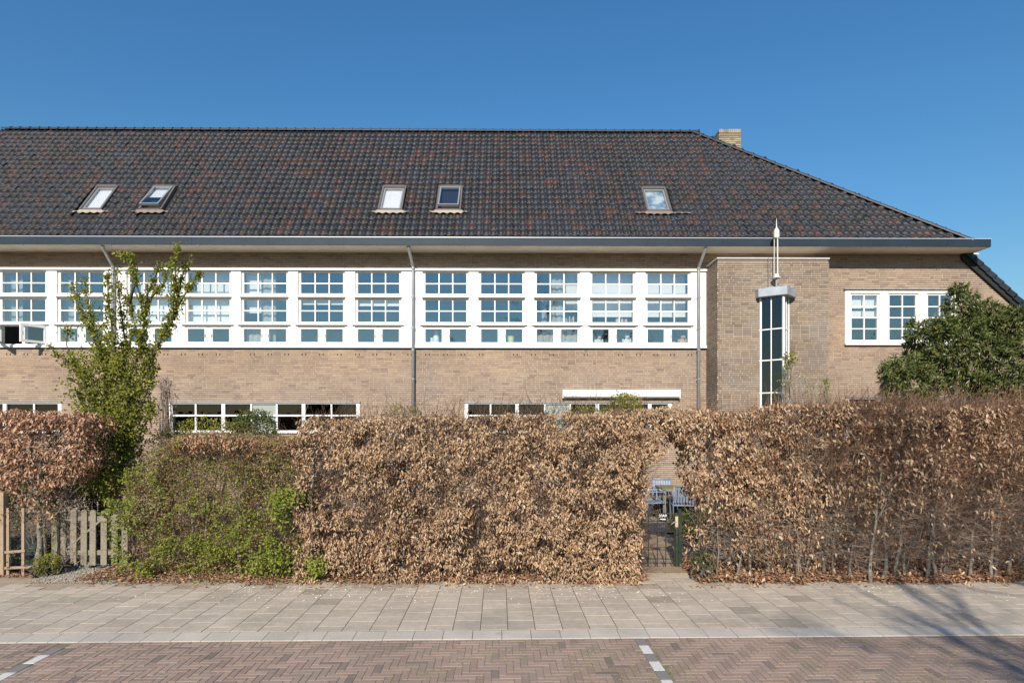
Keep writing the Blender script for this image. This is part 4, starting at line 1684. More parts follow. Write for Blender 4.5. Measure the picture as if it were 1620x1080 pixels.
def dens_right(P):
    x, z = P[:, 0], P[:, 2]
    a = np.clip((5.1 - x) / 1.5, 0, 1)              # leafy left part
    top = np.clip((z - 2.02) / 0.22, 0, 1)
    r2 = np.clip((x - 6.35) / 0.6, 0, 1) * np.clip((z - 1.25) / 0.5, 0, 1) * 0.75
    d = np.maximum.reduce([a, top * 0.75, r2, np.full(len(P), 0.19)])
    lo = np.clip((z - 0.35) / 0.95, 0, 1)
    d = d * (0.16 + 0.84 * lo)
    d = d * (1 - 0.62 * ((x < 3.1) & (z < 1.9)))
    d = d * (1 - 0.4 * ((x > 4.8) & (z > 2.0) & (x < 6.1)))
    return d


hedge_leaves('foliage', 36000, 2.15, 8.6, 8.15, 9.05, top_right, dens_right, ML_BEECH, right, size=(0.048, 0.085), seed=31, edge=edge_right, clump=0.38, shell=0.24, extra=0.16)


def dt_right(P):
    x, z = P[:, 0], P[:, 2]
    a = np.clip((x - 3.6) / 1.5, 0.22, 1)
    return a * np.clip(0.45 + (z - 0.4) * 0.5, 0.3, 1)


hedge_twigs('twigs', 21000, 2.75, 8.6, 8.25, 8.95, top_right, dt_right, M_TWIG, right, ln=(0.12, 0.5), zlo=0.25, r=0.0023, up=0.45, bias=(0.35, -0.25))
hedge_twigs('twigs', 4200, 2.7, 8.6, 8.25, 8.95, lambda x: 1.15 + 0 * x, lambda P: np.full(len(P), 0.6), M_TWIGG, right, zlo=0.28, ln=(0.15, 0.6), up=0.25, bias=(0.25, -0.2))
for px, r in ((1262, 0.045), (1272, 0.02), (1310, 0.03), (1318, 0.02), (1362, 0.026), (1388, 0.032), (1410, 0.028), (1432, 0.02), (1452, 0.024), (1462, 0.018), (1476, 0.03), (1498, 0.02),
              (1524, 0.026), (1555, 0.022), (1573, 0.024), (1600, 0.022), (1225, 0.02), (1190, 0.018), (1160, 0.016), (1130, 0.014), (1340, 0.018)):
    stem(right, X8(px, 8.5), 8.5 + random.gauss(0, 0.08), random.uniform(1.2, 1.7), r, lean=random.gauss(0.15, 0.3), forks=3)

# ---- green hedge, lower, breaking into leaf
gh = thing('mixed_hedge', 'lower hedge of small dry leaves breaking into fresh green, right of the picket gate', 'hedge')
GX0, GX1 = X8(186, 8.6), X8(482, 8.6)


def top_green(x):
    z = 2.07 + 0.04 * np.sin(x * 4)
    return z - 1.0 * np.clip((GX0 + 0.75 - x) / 0.75, 0, 1) ** 1.5


eg = lambda P: np.minimum(P[:, 0] - GX0 - 0.1 * np.sin(P[:, 2] * 4), GX1 - P[:, 0])
hedge_leaves('dry_foliage', 30000, GX0, GX1, 8.42, 9.2, top_green, lambda P: 0.25 + 0.75 * np.clip((P[:, 2] - 0.7) / 0.7, 0, 1), ML_SMALL, gh, size=(0.025, 0.05), seed=51, edge=eg,
             clump=0.28, shell=0.2, extra=0.12, droop=0.3)
hedge_leaves('top_foliage', 2600, GX0 + 0.7, GX1, 8.40, 9.0, top_green, lambda P: np.clip((P[:, 2] - (top_green(P[:, 0]) - 0.28)) / 0.2, 0, 1), ML_BEECH_R, gh, size=(0.035, 0.065), seed=61, edge=eg,
             clump=0.25)
dg = lambda P: np.clip(0.15 + 0.12 * (P[:, 2] < 1.35) + 0.8 * np.clip((1.15 - P[:, 2]) / 0.8, 0, 1) + 0.5 * np.clip((GX0 + 1.1 - P[:, 0]), 0, 1) * (P[:, 2] < 1.75), 0, 1) * (vnoise(P, 5.5, 77) > 0.47)
hedge_leaves('green_foliage', 13000, GX0 - 0.05, GX1 + 0.1, 8.30, 9.0, top_green, dg, ML_FRESH, gh, size=(0.03, 0.052), seed=71, edge=eg, clump=0.40, wratio=0.62, droop=0.1)
hedge_twigs('twigs', 4500, GX0 + 0.1, GX1, 8.45, 9.1, top_green, lambda P: np.full(len(P), 0.6), M_TWIG, gh, ln=(0.1, 0.4), up=0.35, bias=(0.0, -0.25))
for x in np.arange(GX0 + 0.25, GX1, 0.24):
    stem(gh, x + random.gauss(0, 0.05), 8.75 + random.gauss(0, 0.08), random.uniform(1.0, 1.6), random.uniform(0.012, 0.022))
stem(gh, X8(204, 8.6), 8.75, 0.9, 0.03, forks=0)
# fresh green sprays standing out of the beech hedge
for k, (px, py, rx, rz, nl) in enumerate(((455, 785, 0.28, 0.14, 260), (498, 898, 0.16, 0.18, 220), (425, 885, 0.4, 0.22, 350), (440, 805, 0.15, 0.2, 120))):
    c = W(px, py, 8.22)
    P = np.array(c)[None] + RNG.normal(0, 0.45, (nl, 3)) * [rx, 0.12, rz]
    P[:, 2] = np.maximum(P[:, 2], 0.03)
    n = len(P)
    leaves('green_foliage', P, unit(RNG.normal(0, 0.6, (n, 3)) + [0.2, -0.3, -0.1]), unit(RNG.normal(0, 0.4, (n, 3)) + [0, -0.6, 0.8]),
           RNG.uniform(0.04, 0.065, n), RNG.uniform(0.028, 0.04, n), RNG.random(n), ML_FRESH, gh, kind='stuff')

# ---- left hedge over the lattice fence
lh = thing('beech_hedge', 'reddish brown beech hedge overhanging the lattice fence beside the picket gate', 'hedge')
LX1 = X8(140, 8.7)


def edge_left(P):
    z = P[:, 2]
    r = LX1 - 0.60 * np.clip((1.75 - z) / 0.6, 0, 1) + 0.08 * np.sin(z * 9) - P[:, 0]
    return r


hedge_leaves('foliage', 11500, -9.0, LX1 + 0.05, 8.55, 9.4, lambda x: 2.44 + 0.03 * np.sin(x * 3), lambda P: np.clip((P[:, 2] - 0.75) / 0.4, 0.08, 1), ML_BEECH_R, lh, size=(0.055, 0.09), seed=81,
             edge=edge_left, clump=0.30, zlo=0.0)
hedge_leaves('green_foliage', 3400, -9.0, LX1 - 0.35, 8.62, 9.2, lambda x: 1.3 + 0.05 * np.sin(x * 5), lambda P: np.clip((P[:, 2] - 0.05) / 0.4, 0.3, 1), ML_DARK, lh, size=(0.03, 0.05), seed=91,
             edge=edge_left, clump=0.34, droop=0.0)
hedge_leaves('small_foliage', 2600, -9.0, LX1 - 0.35, 8.58, 9.0, lambda x: 1.35 + 0.05 * np.sin(x * 5), lambda P: np.ones(len(P)), ML_SMALL, lh, size=(0.025, 0.05), seed=95, edge=edge_left, clump=0.36, droop=0.2)
hedge_twigs('twigs', 2500, -9.0, LX1 - 0.3, 8.65, 9.2, lambda x: 2.2 + 0 * x, lambda P: np.full(len(P), 0.5), M_TWIGG, lh, ln=(0.1, 0.35))
for x in (-8.7, -8.3, -7.9, -7.45, -7.05):
    stem(lh, x, 8.9, 1.9, 0.022)
stem(lh, X8(65, 8.75), 8.72, 1.7, 0.05, m=M_BARK)

# ---- leaf litter, petals, moss
def litter(name, N, x0, x1, yfun, size, m, z0=0.02, zamp=0.05, label=None, dens=None, flat=0.35, parent=None):
    P = np.zeros((N, 3))
    P[:, 0] = RNG.uniform(x0, x1, N)
    lo, hi = yfun(P[:, 0])
    P[:, 1] = lo + (hi - lo) * RNG.random(N)
    if dens is not None:
        P = P[RNG.random(N) < dens(P)]
    n = len(P)
    P[:, 2] = z0 + RNG.random(n) * zamp
    a = RNG.uniform(0, 2 * math.pi, n)
    D = np.stack([np.cos(a), np.sin(a), RNG.normal(0, flat, n)], 1)
    Nn = unit(RNG.normal(0, flat, (n, 3)) + [0, 0, 1])
    L = RNG.uniform(size[0], size[1], n)
    o = leaves(name, P, D, Nn, L, L * 0.55, RNG.random(n), m, parent, curl=0.1, kind='stuff')
    if label:
        tag(o, label, 'ground litter')
    return o


litter('leaf_litter', 30000, 2.62, 9.0, lambda x: (8.22 + 0.05 * np.sin(x * 3) + 0.04 * np.sin(x * 9), 9.7 + 0 * x), (0.035, 0.065), ML_LITTER, 0.03, 0.07,
       'carpet of fallen brown leaves under the ragged hedge', dens=lambda P: np.clip(1.15 - (P[:, 1] - 8.2) * 0.5, 0, 1))
litter('leaf_litter', 9500, -6.2, 1.95, lambda x: (8.2 + 0.06 * np.sin(x * 4) + 0.05 * np.sin(x * 11), 9.3 + 0 * x), (0.035, 0.065), ML_LITTER, 0.03, 0.06,
       'fallen brown leaves at the foot of the clipped hedge')
litter('leaf_litter', 1400, -8.6, -6.9, lambda x: (8.5 + 0 * x, 9.3 + 0 * x), (0.03, 0.06), ML_LITTER, 0.03, 0.03, 'fallen leaves scattered along the lattice fence')
litter('fallen_leaves', 260, -6.0, 5.0, lambda x: (7.95 + 0 * x, 8.25 + 0 * x), (0.03, 0.055), ML_LITTER, 0.028, 0.01, 'loose dry leaves blown on to the sand strip')
M_PETAL = mat('white_petal', (0.75, 0.70, 0.66), 0.7)
litter('petals', 2600, -7.5, 7.5, lambda x: (7.0 + 0 * x, 8.1 + 0 * x), (0.016, 0.04), M_PETAL, 0.0265, 0.001, 'small white petals strewn over the paving slabs', flat=0.05,
       dens=lambda P: np.clip((P[:, 1] - 7.1) / 0.9, 0.03, 1) ** 1.5 * (vnoise(P, 1.6, 5) > 0.45))
M_MOSS = mat('yellow_moss', rough=0.9, ramp=[(0, (0.16, 0.17, 0.04)), (0.6, (0.26, 0.24, 0.09)), (1, (0.36, 0.31, 0.18))])
litter('moss', 5200, -5.5, 6.0, lambda x: (4.9 + 0 * x, 6.12 + 0 * x), (0.01, 0.03), M_MOSS, 0.0055, 0.002, 'yellowish moss crumbs in the joints of the brick road', flat=0.05,
       dens=lambda P: np.clip((P[:, 0] + 2.5) / 3.0, 0.12, 1) * (vnoise(P, 3, 8) > 0.42))
litter('moss', 500, -6, 3.0, lambda x: (8.0 + 0 * x, 8.12 + 0 * x), (0.006, 0.02), ML_FRESH, 0.021, 0.006, 'tiny green weeds along the far edge of the paving slabs', flat=0.3,
       dens=lambda P: (vnoise(P, 4, 9) > 0.5) * 1.0)

# ---- the tall young tree behind the gate
def path_leaves(path, rad, per_m, size):
    """leaves hugging a branch path; path of 3-D points, rad at both ends"""
    pts = [Vector(p) for p in path]
    Ps = []
    for a, b in zip(pts, pts[1:]):
        L = (b - a).length
        n = max(1, int(L * per_m))
        t = RNG.random(n)[:, None]
        Ps.append(np.array(a)[None] * (1 - t) + np.array(b)[None] * t)
    P = np.concatenate(Ps)
    n = len(P)
    # gather leaves in spurs
    P = P + RNG.normal(0, 1, (n, 3)) * rad
    return P


tree = thing('young_tree', 'tall young tree with upright branches hugged by fresh green leaves behind the picket gate', 'tree', (0, 0, 0))
TD = 9.6
br_px = [
    [(185, 690), (178, 620), (165, 560), (150, 520), (138, 470), (133, 440)],
    [(185, 690), (175, 600), (150, 540), (135, 505), (118, 470), (115, 445)],
    [(170, 640), (140, 600), (110, 575), (90, 560), (78, 545)],
    [(175, 650), (150, 610), (118, 580), (105, 545), (107, 520)],
    [(190, 690), (185, 600), (180, 540), (172, 480), (170, 440), (172, 425)],
    [(195, 690), (195, 600), (198, 540), (190, 480), (185, 430), (186, 418)],
    [(195, 690), (200, 610), (220, 560), (228, 510), (222, 470), (210, 430), (196, 405), (185, 398)],
    [(195, 690), (205, 600), (225, 545), (230, 490), (235, 460), (250, 428), (255, 420)],
    [(200, 690), (215, 610), (240, 560), (255, 535), (275, 500), (283, 460), (290, 430), (300, 408)],
    [(200, 690), (225, 600), (245, 555), (270, 510), (277, 460), (278, 420), (281, 386)],
    [(240, 570), (265, 515), (290, 470), (310, 440), (320, 430)],
    [(205, 690), (225, 640), (240, 600), (235, 560), (222, 530)],
    [(185, 690), (160, 640), (140, 620), (120, 605), (105, 600)],
    [(190, 690), (200, 640), (190, 590), (200, 550), (215, 520), (205, 480), (200, 455)],
    [(190, 690), (170, 650), (165, 600), (175, 560), (165, 520), (160, 490)],
    [(210, 690), (240, 650), (235, 610), (245, 580)],
    [(180, 690), (150, 670), (130, 640), (125, 610)],
    [(205, 480), (215, 440), (210, 415), (205, 400)],
    [(230, 500), (240, 470), (262, 445), (262, 430)],
    [(283, 470), (273, 440), (270, 420)],
]
mb = MB()
allP = []
for i, bp_ in enumerate(br_px):
    off = random.uniform(-0.35, 0.35)
    pts = []
    for j, (px, py) in enumerate(bp_):
        t = j / (len(bp_) - 1)
        p = W(px, py, TD + off * t)
        pts.append(p)
    if bp_[0][1] >= 640:
        pts[0] = Vector((W(190, 690, TD).x + random.gauss(0, 0.06), TD + random.gauss(0, 0.05), 1.6))
        pts.insert(0, Vector((W(190, 690, TD).x, TD, 0.9)))
    r = [0.026 * (1 - 0.82 * j / (len(pts) - 1)) for j in range(len(pts))]
    mb.tube(pts, r, 6)
    # uneven: spurs of leaf clusters every 7-10 cm
    for a, b in zip(pts[1:], pts[2:]):
        L = (b - a).length
        ns = max(1, int(L / 0.046))
        for s_ in range(ns):
            c = a.lerp(b, random.random())
            if random.random() < 0.2:
                continue
            rr = random.uniform(0.035, 0.085) * (1.3 if c.z < 4 else 1)
            nl = random.randint(16, 30)
            allP.append(np.array(c)[None] + RNG.normal(0, rr * 0.55, (nl, 3)))
mb.tube([(W(190, 690, TD).x, TD, -0.05), (W(190, 690, TD).x + 0.02, TD, 0.5), (W(190, 690, TD).x, TD, 1.0)], [0.08, 0.065, 0.055], 8)
mb.build('trunk', M_BARKD, tree, smooth=True)
# dense lower crown
for _ in range(480):
    t = random.random()
    z = 1.15 + 2.25 * t
    hw = 0.76 * (1 - 0.25 * t) * (0.75 + 0.25 * math.sin(z * 3))
    x = W(172, 600, TD).x + random.uniform(-1, 1) * hw
    y = TD + random.uniform(-0.4, 0.4)
    if random.random() < 0.35 * t:
        continue
    nl = random.randint(14, 26)
    allP.append(np.array([[x, y, z]]) + RNG.normal(0, 1, (nl, 3)) * [0.05, 0.05, 0.09])
P = np.concatenate(allP)
n = len(P)
leaves('crown', P, unit(RNG.normal(0, 0.6, (n, 3)) + [0, -0.1, 0.25]), unit(RNG.normal(0, 0.5, (n, 3)) + [0, -0.7, 0.5]), RNG.uniform(0.035, 0.058, n),
       RNG.uniform(0.026, 0.04, n), np.clip(0.5 * vnoise(P, 2.5, 3) + 0.5 * RNG.random(n), 0.01, 0.99), ML_TREE, tree, kind='stuff')


def shrub(name, label, cat, blobs, nleaf, m, size, wr=0.5, gather=0.08, per=14, stems=6, base=None, up=0.2, twm=None, group=None, seed=0, shell=True):
    """blobs: (centre, radii, weight) ellipsoids filled with leaf rosettes"""
    t = thing(name, label, cat, (0, 0, 0), group=group)
    cs = []
    w = np.array([b[2] for b in blobs], float)
    w /= w.sum()
    nc = nleaf // per
    for (c, r, _), wi in zip(blobs, w):
        k = max(1, int(nc * wi))
        d = rdir(k)
        rad = RNG.random(k) ** (0.22 if shell else 0.45)
        cc = np.array(c)[None] + d * np.array(r)[None] * rad[:, None]
        nz = vnoise(cc, 2.3, 40 + seed)
        cc = cc + d * (nz - 0.5)[:, None] * 0.35 * min(r)
        cs.append((cc, d))
    cc = np.concatenate([a for a, b in cs])
    dd = np.concatenate([b for a, b in cs])
    ok = cc[:, 2] > 0.05
    cc, dd = cc[ok], dd[ok]
    P = np.repeat(cc, per, 0) + RNG.normal(0, gather * 0.5, (len(cc) * per, 3))
    dr = np.repeat(dd, per, 0)
    n = len(P)
    D = unit(dr * 0.6 + RNG.normal(0, 0.65, (n, 3)) + [0, 0, up])
    leaves('foliage', P, D, unit(RNG.normal(0, 0.5, (n, 3)) + [0, -0.5, 0.8]), RNG.uniform(size[0], size[1], n), RNG.uniform(size[0], size[1], n) * wr,
           np.clip(0.4 * np.repeat(RNG.random(len(cc)), per) + 0.6 * RNG.random(n), 0.01, 0.99), m, t, kind='stuff')
    base = Vector(base) if base else Vector((blobs[0][0][0], blobs[0][0][1], 0))
    idx = RNG.choice(len(cc), min(len(cc), 60 if stems > 3 else 20), replace=False)
    B = cc[idx]
    A = np.array(base)[None] + np.stack([RNG.normal(0, 0.08, len(idx)), RNG.normal(0, 0.05, len(idx)), np.zeros(len(idx))], 1)
    mid = A * 0.45 + B * 0.55 + RNG.normal(0, 0.07, A.shape)
    o = sticks('branches', np.concatenate([A, mid]), np.concatenate([mid, B]), np.concatenate([np.full(len(idx), 0.014), np.full(len(idx), 0.008)]),
               np.concatenate([np.full(len(idx), 0.008), np.full(len(idx), 0.003)]), twm or M_BARKD, t, kind='stuff')
    return t


def wb(px, py, d, rx, ry, rz, w=1.0):
    """ellipsoid at a photo position; rx, rz in photo pixels at that depth"""
    c = W(px, py, d)
    s_ = d / FOC
    return (tuple(c), (rx * s_, ry, rz * s_), w)


# big glossy evergreen at the right
shrub('evergreen_shrub', 'large glossy evergreen shrub in front of the triple window, its pointed top reaching the panes', 'shrub',
      [wb(1520, 560, 12, 75, 0.8, 60, 3), wb(1600, 570, 12, 60, 0.9, 75, 3), wb(1440, 600, 11.8, 38, 0.6, 38, 1.3), wb(1475, 545, 11.9, 32, 0.6, 38, 1.1), wb(1518, 485, 12, 17, 0.35, 32, 0.5),
       wb(1545, 510, 12, 30, 0.5, 30, 0.8), wb(1585, 515, 12.1, 34, 0.6, 26, 0.8), wb(1540, 640, 12, 130, 0.9, 60, 3), wb(1660, 560, 12.2, 60, 0.8, 70, 1.5), wb(1610, 505, 12.1, 18, 0.3, 14, 0.2), wb(1517, 462, 12, 8, 0.15, 12, 0.1), wb(1495, 512, 11.8, 14, 0.2, 12, 0.15), wb(1450, 520, 11.8, 12, 0.2, 14, 0.15), wb(1408, 582, 11.7, 10, 0.2, 16, 0.15), wb(1565, 490, 12, 12, 0.2, 12, 0.15), wb(1420, 622, 11.6, 20, 0.2, 14, 0.2)],
      26000, ML_EVER, (0.08, 0.15), 0.28, gather=0.05, per=13, base=(9.3, 12, 0), up=-0.15, seed=1)
shrub('dark_evergreen_bush', 'dark evergreen bush filling the gap behind the picket gate', 'shrub',
      [wb(150, 740, 10.4, 45, 0.3, 70, 2), wb(130, 800, 10.4, 55, 0.3, 40, 1), wb(195, 720, 10.4, 35, 0.3, 50, 1)], 9000, ML_DARK, (0.03, 0.06), 0.5, gather=0.09, per=14, base=(-7.3, 10.4, 0), seed=2)
shrub('round_shrub', 'small rounded glossy green shrub below the long ground floor window', 'shrub',
      [wb(402, 680, 10.6, 36, 0.35, 33, 2), wb(400, 720, 10.6, 45, 0.4, 40, 1)], 5200, ML_EVER, (0.035, 0.06), 0.5, gather=0.07, per=12, seed=3)
shrub('spreading_shrub', 'low spreading green shrub peeping over the mixed hedge left of the round one', 'shrub',
      [wb(325, 688, 10.3, 68, 0.3, 28, 2), wb(270, 700, 10.3, 30, 0.3, 22, 1)], 3000, ML_TREE, (0.03, 0.05), 0.5, gather=0.08, per=10, seed=4)
shrub('green_bush', 'bright green bush rising under the white awning cassette', 'shrub',
      [wb(990, 645, 10.8, 26, 0.3, 24, 2), wb(985, 700, 10.8, 50, 0.3, 50, 1)], 2600, ML_TREE, (0.03, 0.06), 0.55, gather=0.07, per=9, seed=5, twm=M_TWIGG)
shrub('pale_green_climber', 'pale green climber showing just above the tall hedge left of the bush under the awning', 'climber',
      [wb(930, 655, 10.4, 36, 0.2, 12, 2), wb(910, 690, 10.4, 40, 0.2, 30, 1)], 1300, ML_FRESH, (0.03, 0.05), 0.55, gather=0.06, per=8, seed=6, twm=M_TWIGG)
shrub('sparse_climber', 'few yellow green shoots above the hedge beside the middle downpipe', 'climber',
      [wb(632, 655, 10.4, 24, 0.2, 12, 2), wb(657, 650, 10.4, 8, 0.1, 10, 0.6)], 420, ML_TREE, (0.025, 0.045), 0.5, gather=0.05, per=6, seed=7, twm=M_TWIGG)
shrub('wall_climber', 'thin leafy climber beside the right face of the oriel window', 'climber',
      [wb(1249, 572, 13.4, 9, 0.1, 14, 2), wb(1245, 600, 13.4, 6, 0.1, 22, 1)], 330, ML_TREE, (0.05, 0.085), 0.5, gather=0.06, per=6, seed=8, twm=M_TWIGG)
shrub('dry_bush', 'pale dry twiggy bush at the foot of the stair tower', 'shrub',
      [wb(1262, 615, 12.5, 30, 0.3, 22, 2), wb(1300, 618, 12.5, 14, 0.2, 16, 1)], 800, mat('pale_dry_leaf', rough=0.8, ramp=[(0, (0.16, 0.17, 0.08)), (0.5, (0.33, 0.28, 0.17)), (1, (0.5, 0.42, 0.3))]),
      (0.02, 0.045), 0.4, gather=0.06, per=6, seed=9, twm=M_TWIGG)
shrub('leafy_sprig', 'single green sprig against the stair tower below its right corner', 'plant',
      [wb(1307, 612, 12.6, 7, 0.08, 14, 1)], 170, ML_TREE, (0.035, 0.06), 0.5, gather=0.05, per=6, seed=10, twm=M_TWIGG)
shrub('withered_shrub', 'grey withered shrub between the young tree and the long ground floor window', 'shrub',
      [wb(265, 645, 12.3, 17, 0.2, 34, 1), wb(262, 612, 12.3, 9, 0.15, 14, 0.8)], 620,
      mat('withered_leaf', rough=0.9, ramp=[(0, (0.10, 0.075, 0.065)), (0.6, (0.22, 0.16, 0.14)), (1, (0.33, 0.25, 0.21))]), (0.03, 0.055), 0.4, gather=0.05, per=7, seed=11, twm=M_BARKD)
shrub('low_grass_clump', 'bright green low plants right of the garden path behind the metal gate', 'plant',
      [((3.75, 11.8, 0.18), (0.55, 0.9, 0.22), 2), ((4.7, 12.3, 0.2), (0.8, 0.9, 0.22), 2), ((6.2, 12.0, 0.2), (1.0, 0.9, 0.25), 2)], 8000, ML_FRESH, (0.05, 0.10), 0.2, gather=0.09, per=12, up=0.9, seed=12)
shrub('weed_clump', 'green weeds at the foot of the wooden gate post', 'plant',
      [wb(75, 893, 8.65, 16, 0.12, 16, 1)], 700, ML_TREE, (0.025, 0.045), 0.55, gather=0.05, per=8, seed=13)
shrub('bramble', 'small bramble with mixed green leaves at the left foot of the ragged hedge', 'plant',
      [wb(1112, 890, 8.4, 18, 0.12, 14, 1)], 330, ML_DARK, (0.025, 0.05), 0.55, gather=0.06, per=8, seed=14)
shrub('yellow_bush', 'yellow flowering twigs glimpsed through the ragged hedge', 'shrub',
      [wb(1307, 765, 10.2, 14, 0.2, 34, 1)], 700, mat('yellow_blossom', rough=0.8, ramp=[(0, (0.35, 0.22, 0.03)), (1, (0.5, 0.36, 0.06))]), (0.02, 0.04), 0.5, gather=0.06, per=8, seed=15)

# bare twigs sticking up before the awning and along the tops
tw = thing('bare_rose_canes', 'thin bare canes rising in front of the awning cassette', 'plant')
A, B = [], []
for px, py, tx, ty in ((945, 660, 943, 598), (943, 630, 937, 612), (943, 625, 950, 604), (1010, 650, 1018, 618), (1000, 640, 985, 608), (985, 608, 972, 603), (992, 630, 1012, 602), (985, 640, 1000, 606),
                       (965, 650, 978, 615), (1018, 640, 1005, 610)):
    A.append(W(px, py, 10.7))
    B.append(W(tx, ty, 10.7))
sticks('cane', np.array(A), np.array(B), 0.006, 0.003, M_TWIG, tw, kind='stuff')
tw = thing('bare_shoots', 'fine bare shoots standing up from the top of the ragged hedge', 'plant')
n = 420
P = np.stack([RNG.uniform(2.6, 8.6, n), RNG.uniform(8.3, 8.9, n), np.zeros(n)], 1)
P[:, 2] = top_right(P[:, 0]) - 0.1
sticks('shoot', P, P + unit(RNG.normal(0, 0.25, (n, 3)) + [0.1, 0, 1]) * (RNG.uniform(0.1, 0.32, n) * np.where(RNG.random(n) < 0.1, 1.5, 1))[:, None], 0.0025, 0.001, M_TWIG, tw, kind='stuff')

# ---- bare street trees behind the camera (their shadows and reflections show)
M_TRUNK = mat('street_tree_bark', (0.12, 0.10, 0.08), 0.9, noise=(6, 0.2))


def bare_tree(label, x, y, H, r0, seed, depth=6, spread=0.55, group=None):
    t = thing('bare_tree', label, 'tree', (x, y, 0), group=group)
    rs = random.Random(seed)
    mb = MB()
    A, B, R0, R1 = [], [], [], []

    def grow(p, d, l, r, k):
        pts = [p]
        q = p
        for i in range(3):
            q = q + d * (l / 3)
            d = (d + Vector((rs.gauss(0, 0.12), rs.gauss(0, 0.12), rs.gauss(0.04, 0.08)))).normalized()
            pts.append(q)
        if k >= depth - 2:
            mb.tube(pts, [r, r * 0.9, r * 0.8, r * 0.7], 7, caps=False)
        else:
            for a, b in zip(pts, pts[1:]):
                A.append(a)
                B.append(b)
                R0.append(r)
                R1.append(r * 0.85)
        if k == 0:
            return
        for i in range(3 if k > 1 else 4):
            nd = (d + Vector((rs.gauss(0, spread), rs.gauss(0, spread), rs.gauss(0.12, 0.3)))).normalized()
            grow(pts[rs.choice((2, 3, 3))], nd, l * rs.uniform(0.6, 0.85), r * rs.uniform(0.5, 0.68), k - 1)
    grow(Vector((0, 0, 0)), Vector((0, 0, 1)), H * 0.3, r0, depth)
    mb.build('trunk', M_TRUNK, t, smooth=True)
    sticks('crown', np.array([list(a) for a in A]), np.array([list(b) for b in B]), np.array(R0), np.array(R1), M_TRUNK, t, kind='stuff')


bare_tree('bare street tree near the kerb casting branch shadows over the right end of the pavement', 4.2, -6.9, 10.8, 0.13, 3, depth=6)
for k, (x, y, H, lb) in enumerate(((-6.5, -26, 12.5, 'bare tree across the street mirrored in the middle windows'), (7.5, -27, 12.0, 'bare tree across the street mirrored right of the middle windows'),
                                   (22, -25, 12, 'bare tree across the street opposite the stair tower'), (37, -27, 13, 'bare tree across the street opposite the right window'),
                                   (-24, -26, 12, 'bare tree across the street opposite the open casement'))):
    bare_tree(lb, x, y, H, 0.2, 20 + k, depth=5, group='bare trees across the street')
far = thing('far_hedge', 'dark clipped hedge across the street behind the viewer', 'hedge', (0, -16, 0))
P = np.stack([RNG.uniform(-60, 70, 9000), RNG.uniform(-0.5, 0.3, 9000), RNG.uniform(0, 3.0, 9000)], 1)
leaves('foliage', P, rdir(9000), unit(RNG.normal(0, 0.5, (9000, 3)) + [0, 1, 0.4]), RNG.uniform(0.25, 0.5, 9000), RNG.uniform(0.2, 0.35, 9000), RNG.random(9000), ML_DARK, far, kind='stuff')
m = MB()
m.box(-60, 70, -0.4, 0.2, 0, 2.7)
m.build('inner_mass', M_BARKD, far)

# ================================================================ GATES, FENCE, FURNITURE
M_WOODG = mat('weathered_wood', (0.225, 0.195, 0.145), 0.85, noise=((4, 0.15), (60, 0.25)), bump=(60, 0.6, 0.003), stain=(7, (0.18, 0.18, 0.10), 0.55, 0.6))
M_WOODP = mat('pinkish_wood', (0.31, 0.225, 0.155), 0.8, noise=((5, 0.12), (70, 0.15)))
pg = thing('picket_gate', 'weathered grey wooden picket gate with rounded tops, standing between post and green hedge', 'gate', (0, 0, 0))
GD = 8.95
for px, yt, yb_ in ((100, 803, 889), (117, 804.5, 890.5), (133.5, 805.5, 893), (147.5, 806, 893.5), (165, 806.5, 893), (182, 808, 892), (198, 809, 892)):
    c = W(px, yt, GD)
    zb = W(px, yb_, GD).z
    hw = 0.046
    poly = [(c.x - hw - 0.004, zb), (c.x + hw - 0.004, zb), (c.x + hw, c.z - 0.045)]
    for a in range(1, 6):
        an = math.pi * a / 6
        poly.append((c.x + hw * math.cos(an), c.z - 0.045 + 0.045 * math.sin(an)))
    poly.append((c.x - hw, c.z - 0.045))
    m = MB()
    m.prism(poly, GD - 0.012, GD + 0.012)
    m.build('picket', M_WOODG, pg)
xa, xb = W(95.6, 800, GD).x, W(203, 800, GD).x
for py in (820, 874):
    z = W(100, py, GD).z
    m = MB()
    m.box(xa, xb, GD + 0.013, GD + 0.05, z - 0.035, z + 0.035)
    m.build('rail', M_WOODG, pg)
m = MB()
a, b = W(108, 866, GD), W(160, 822, GD)
m.bar((a.x, GD + 0.03, a.z), (b.x, GD + 0.03, b.z), 0.03, 0.08, up=(0, 1, 0))
m.build('brace', M_WOODG, pg)
gp = MB()
c = W(89.5, 815, 8.93)
gp.box(c.x - 0.045, c.x + 0.045, 8.88, 8.98, -0.05, c.z)
o = gp.build('gate_post', mat('mossy_wood', (0.20, 0.19, 0.12), 0.9, noise=((6, 0.2), (50, 0.25)), stain=(5, (0.10, 0.12, 0.05), 0.5, 0.7)), bevel=0.006)
tag(o, 'square mossy wooden post at the hinge side of the picket gate', 'post')

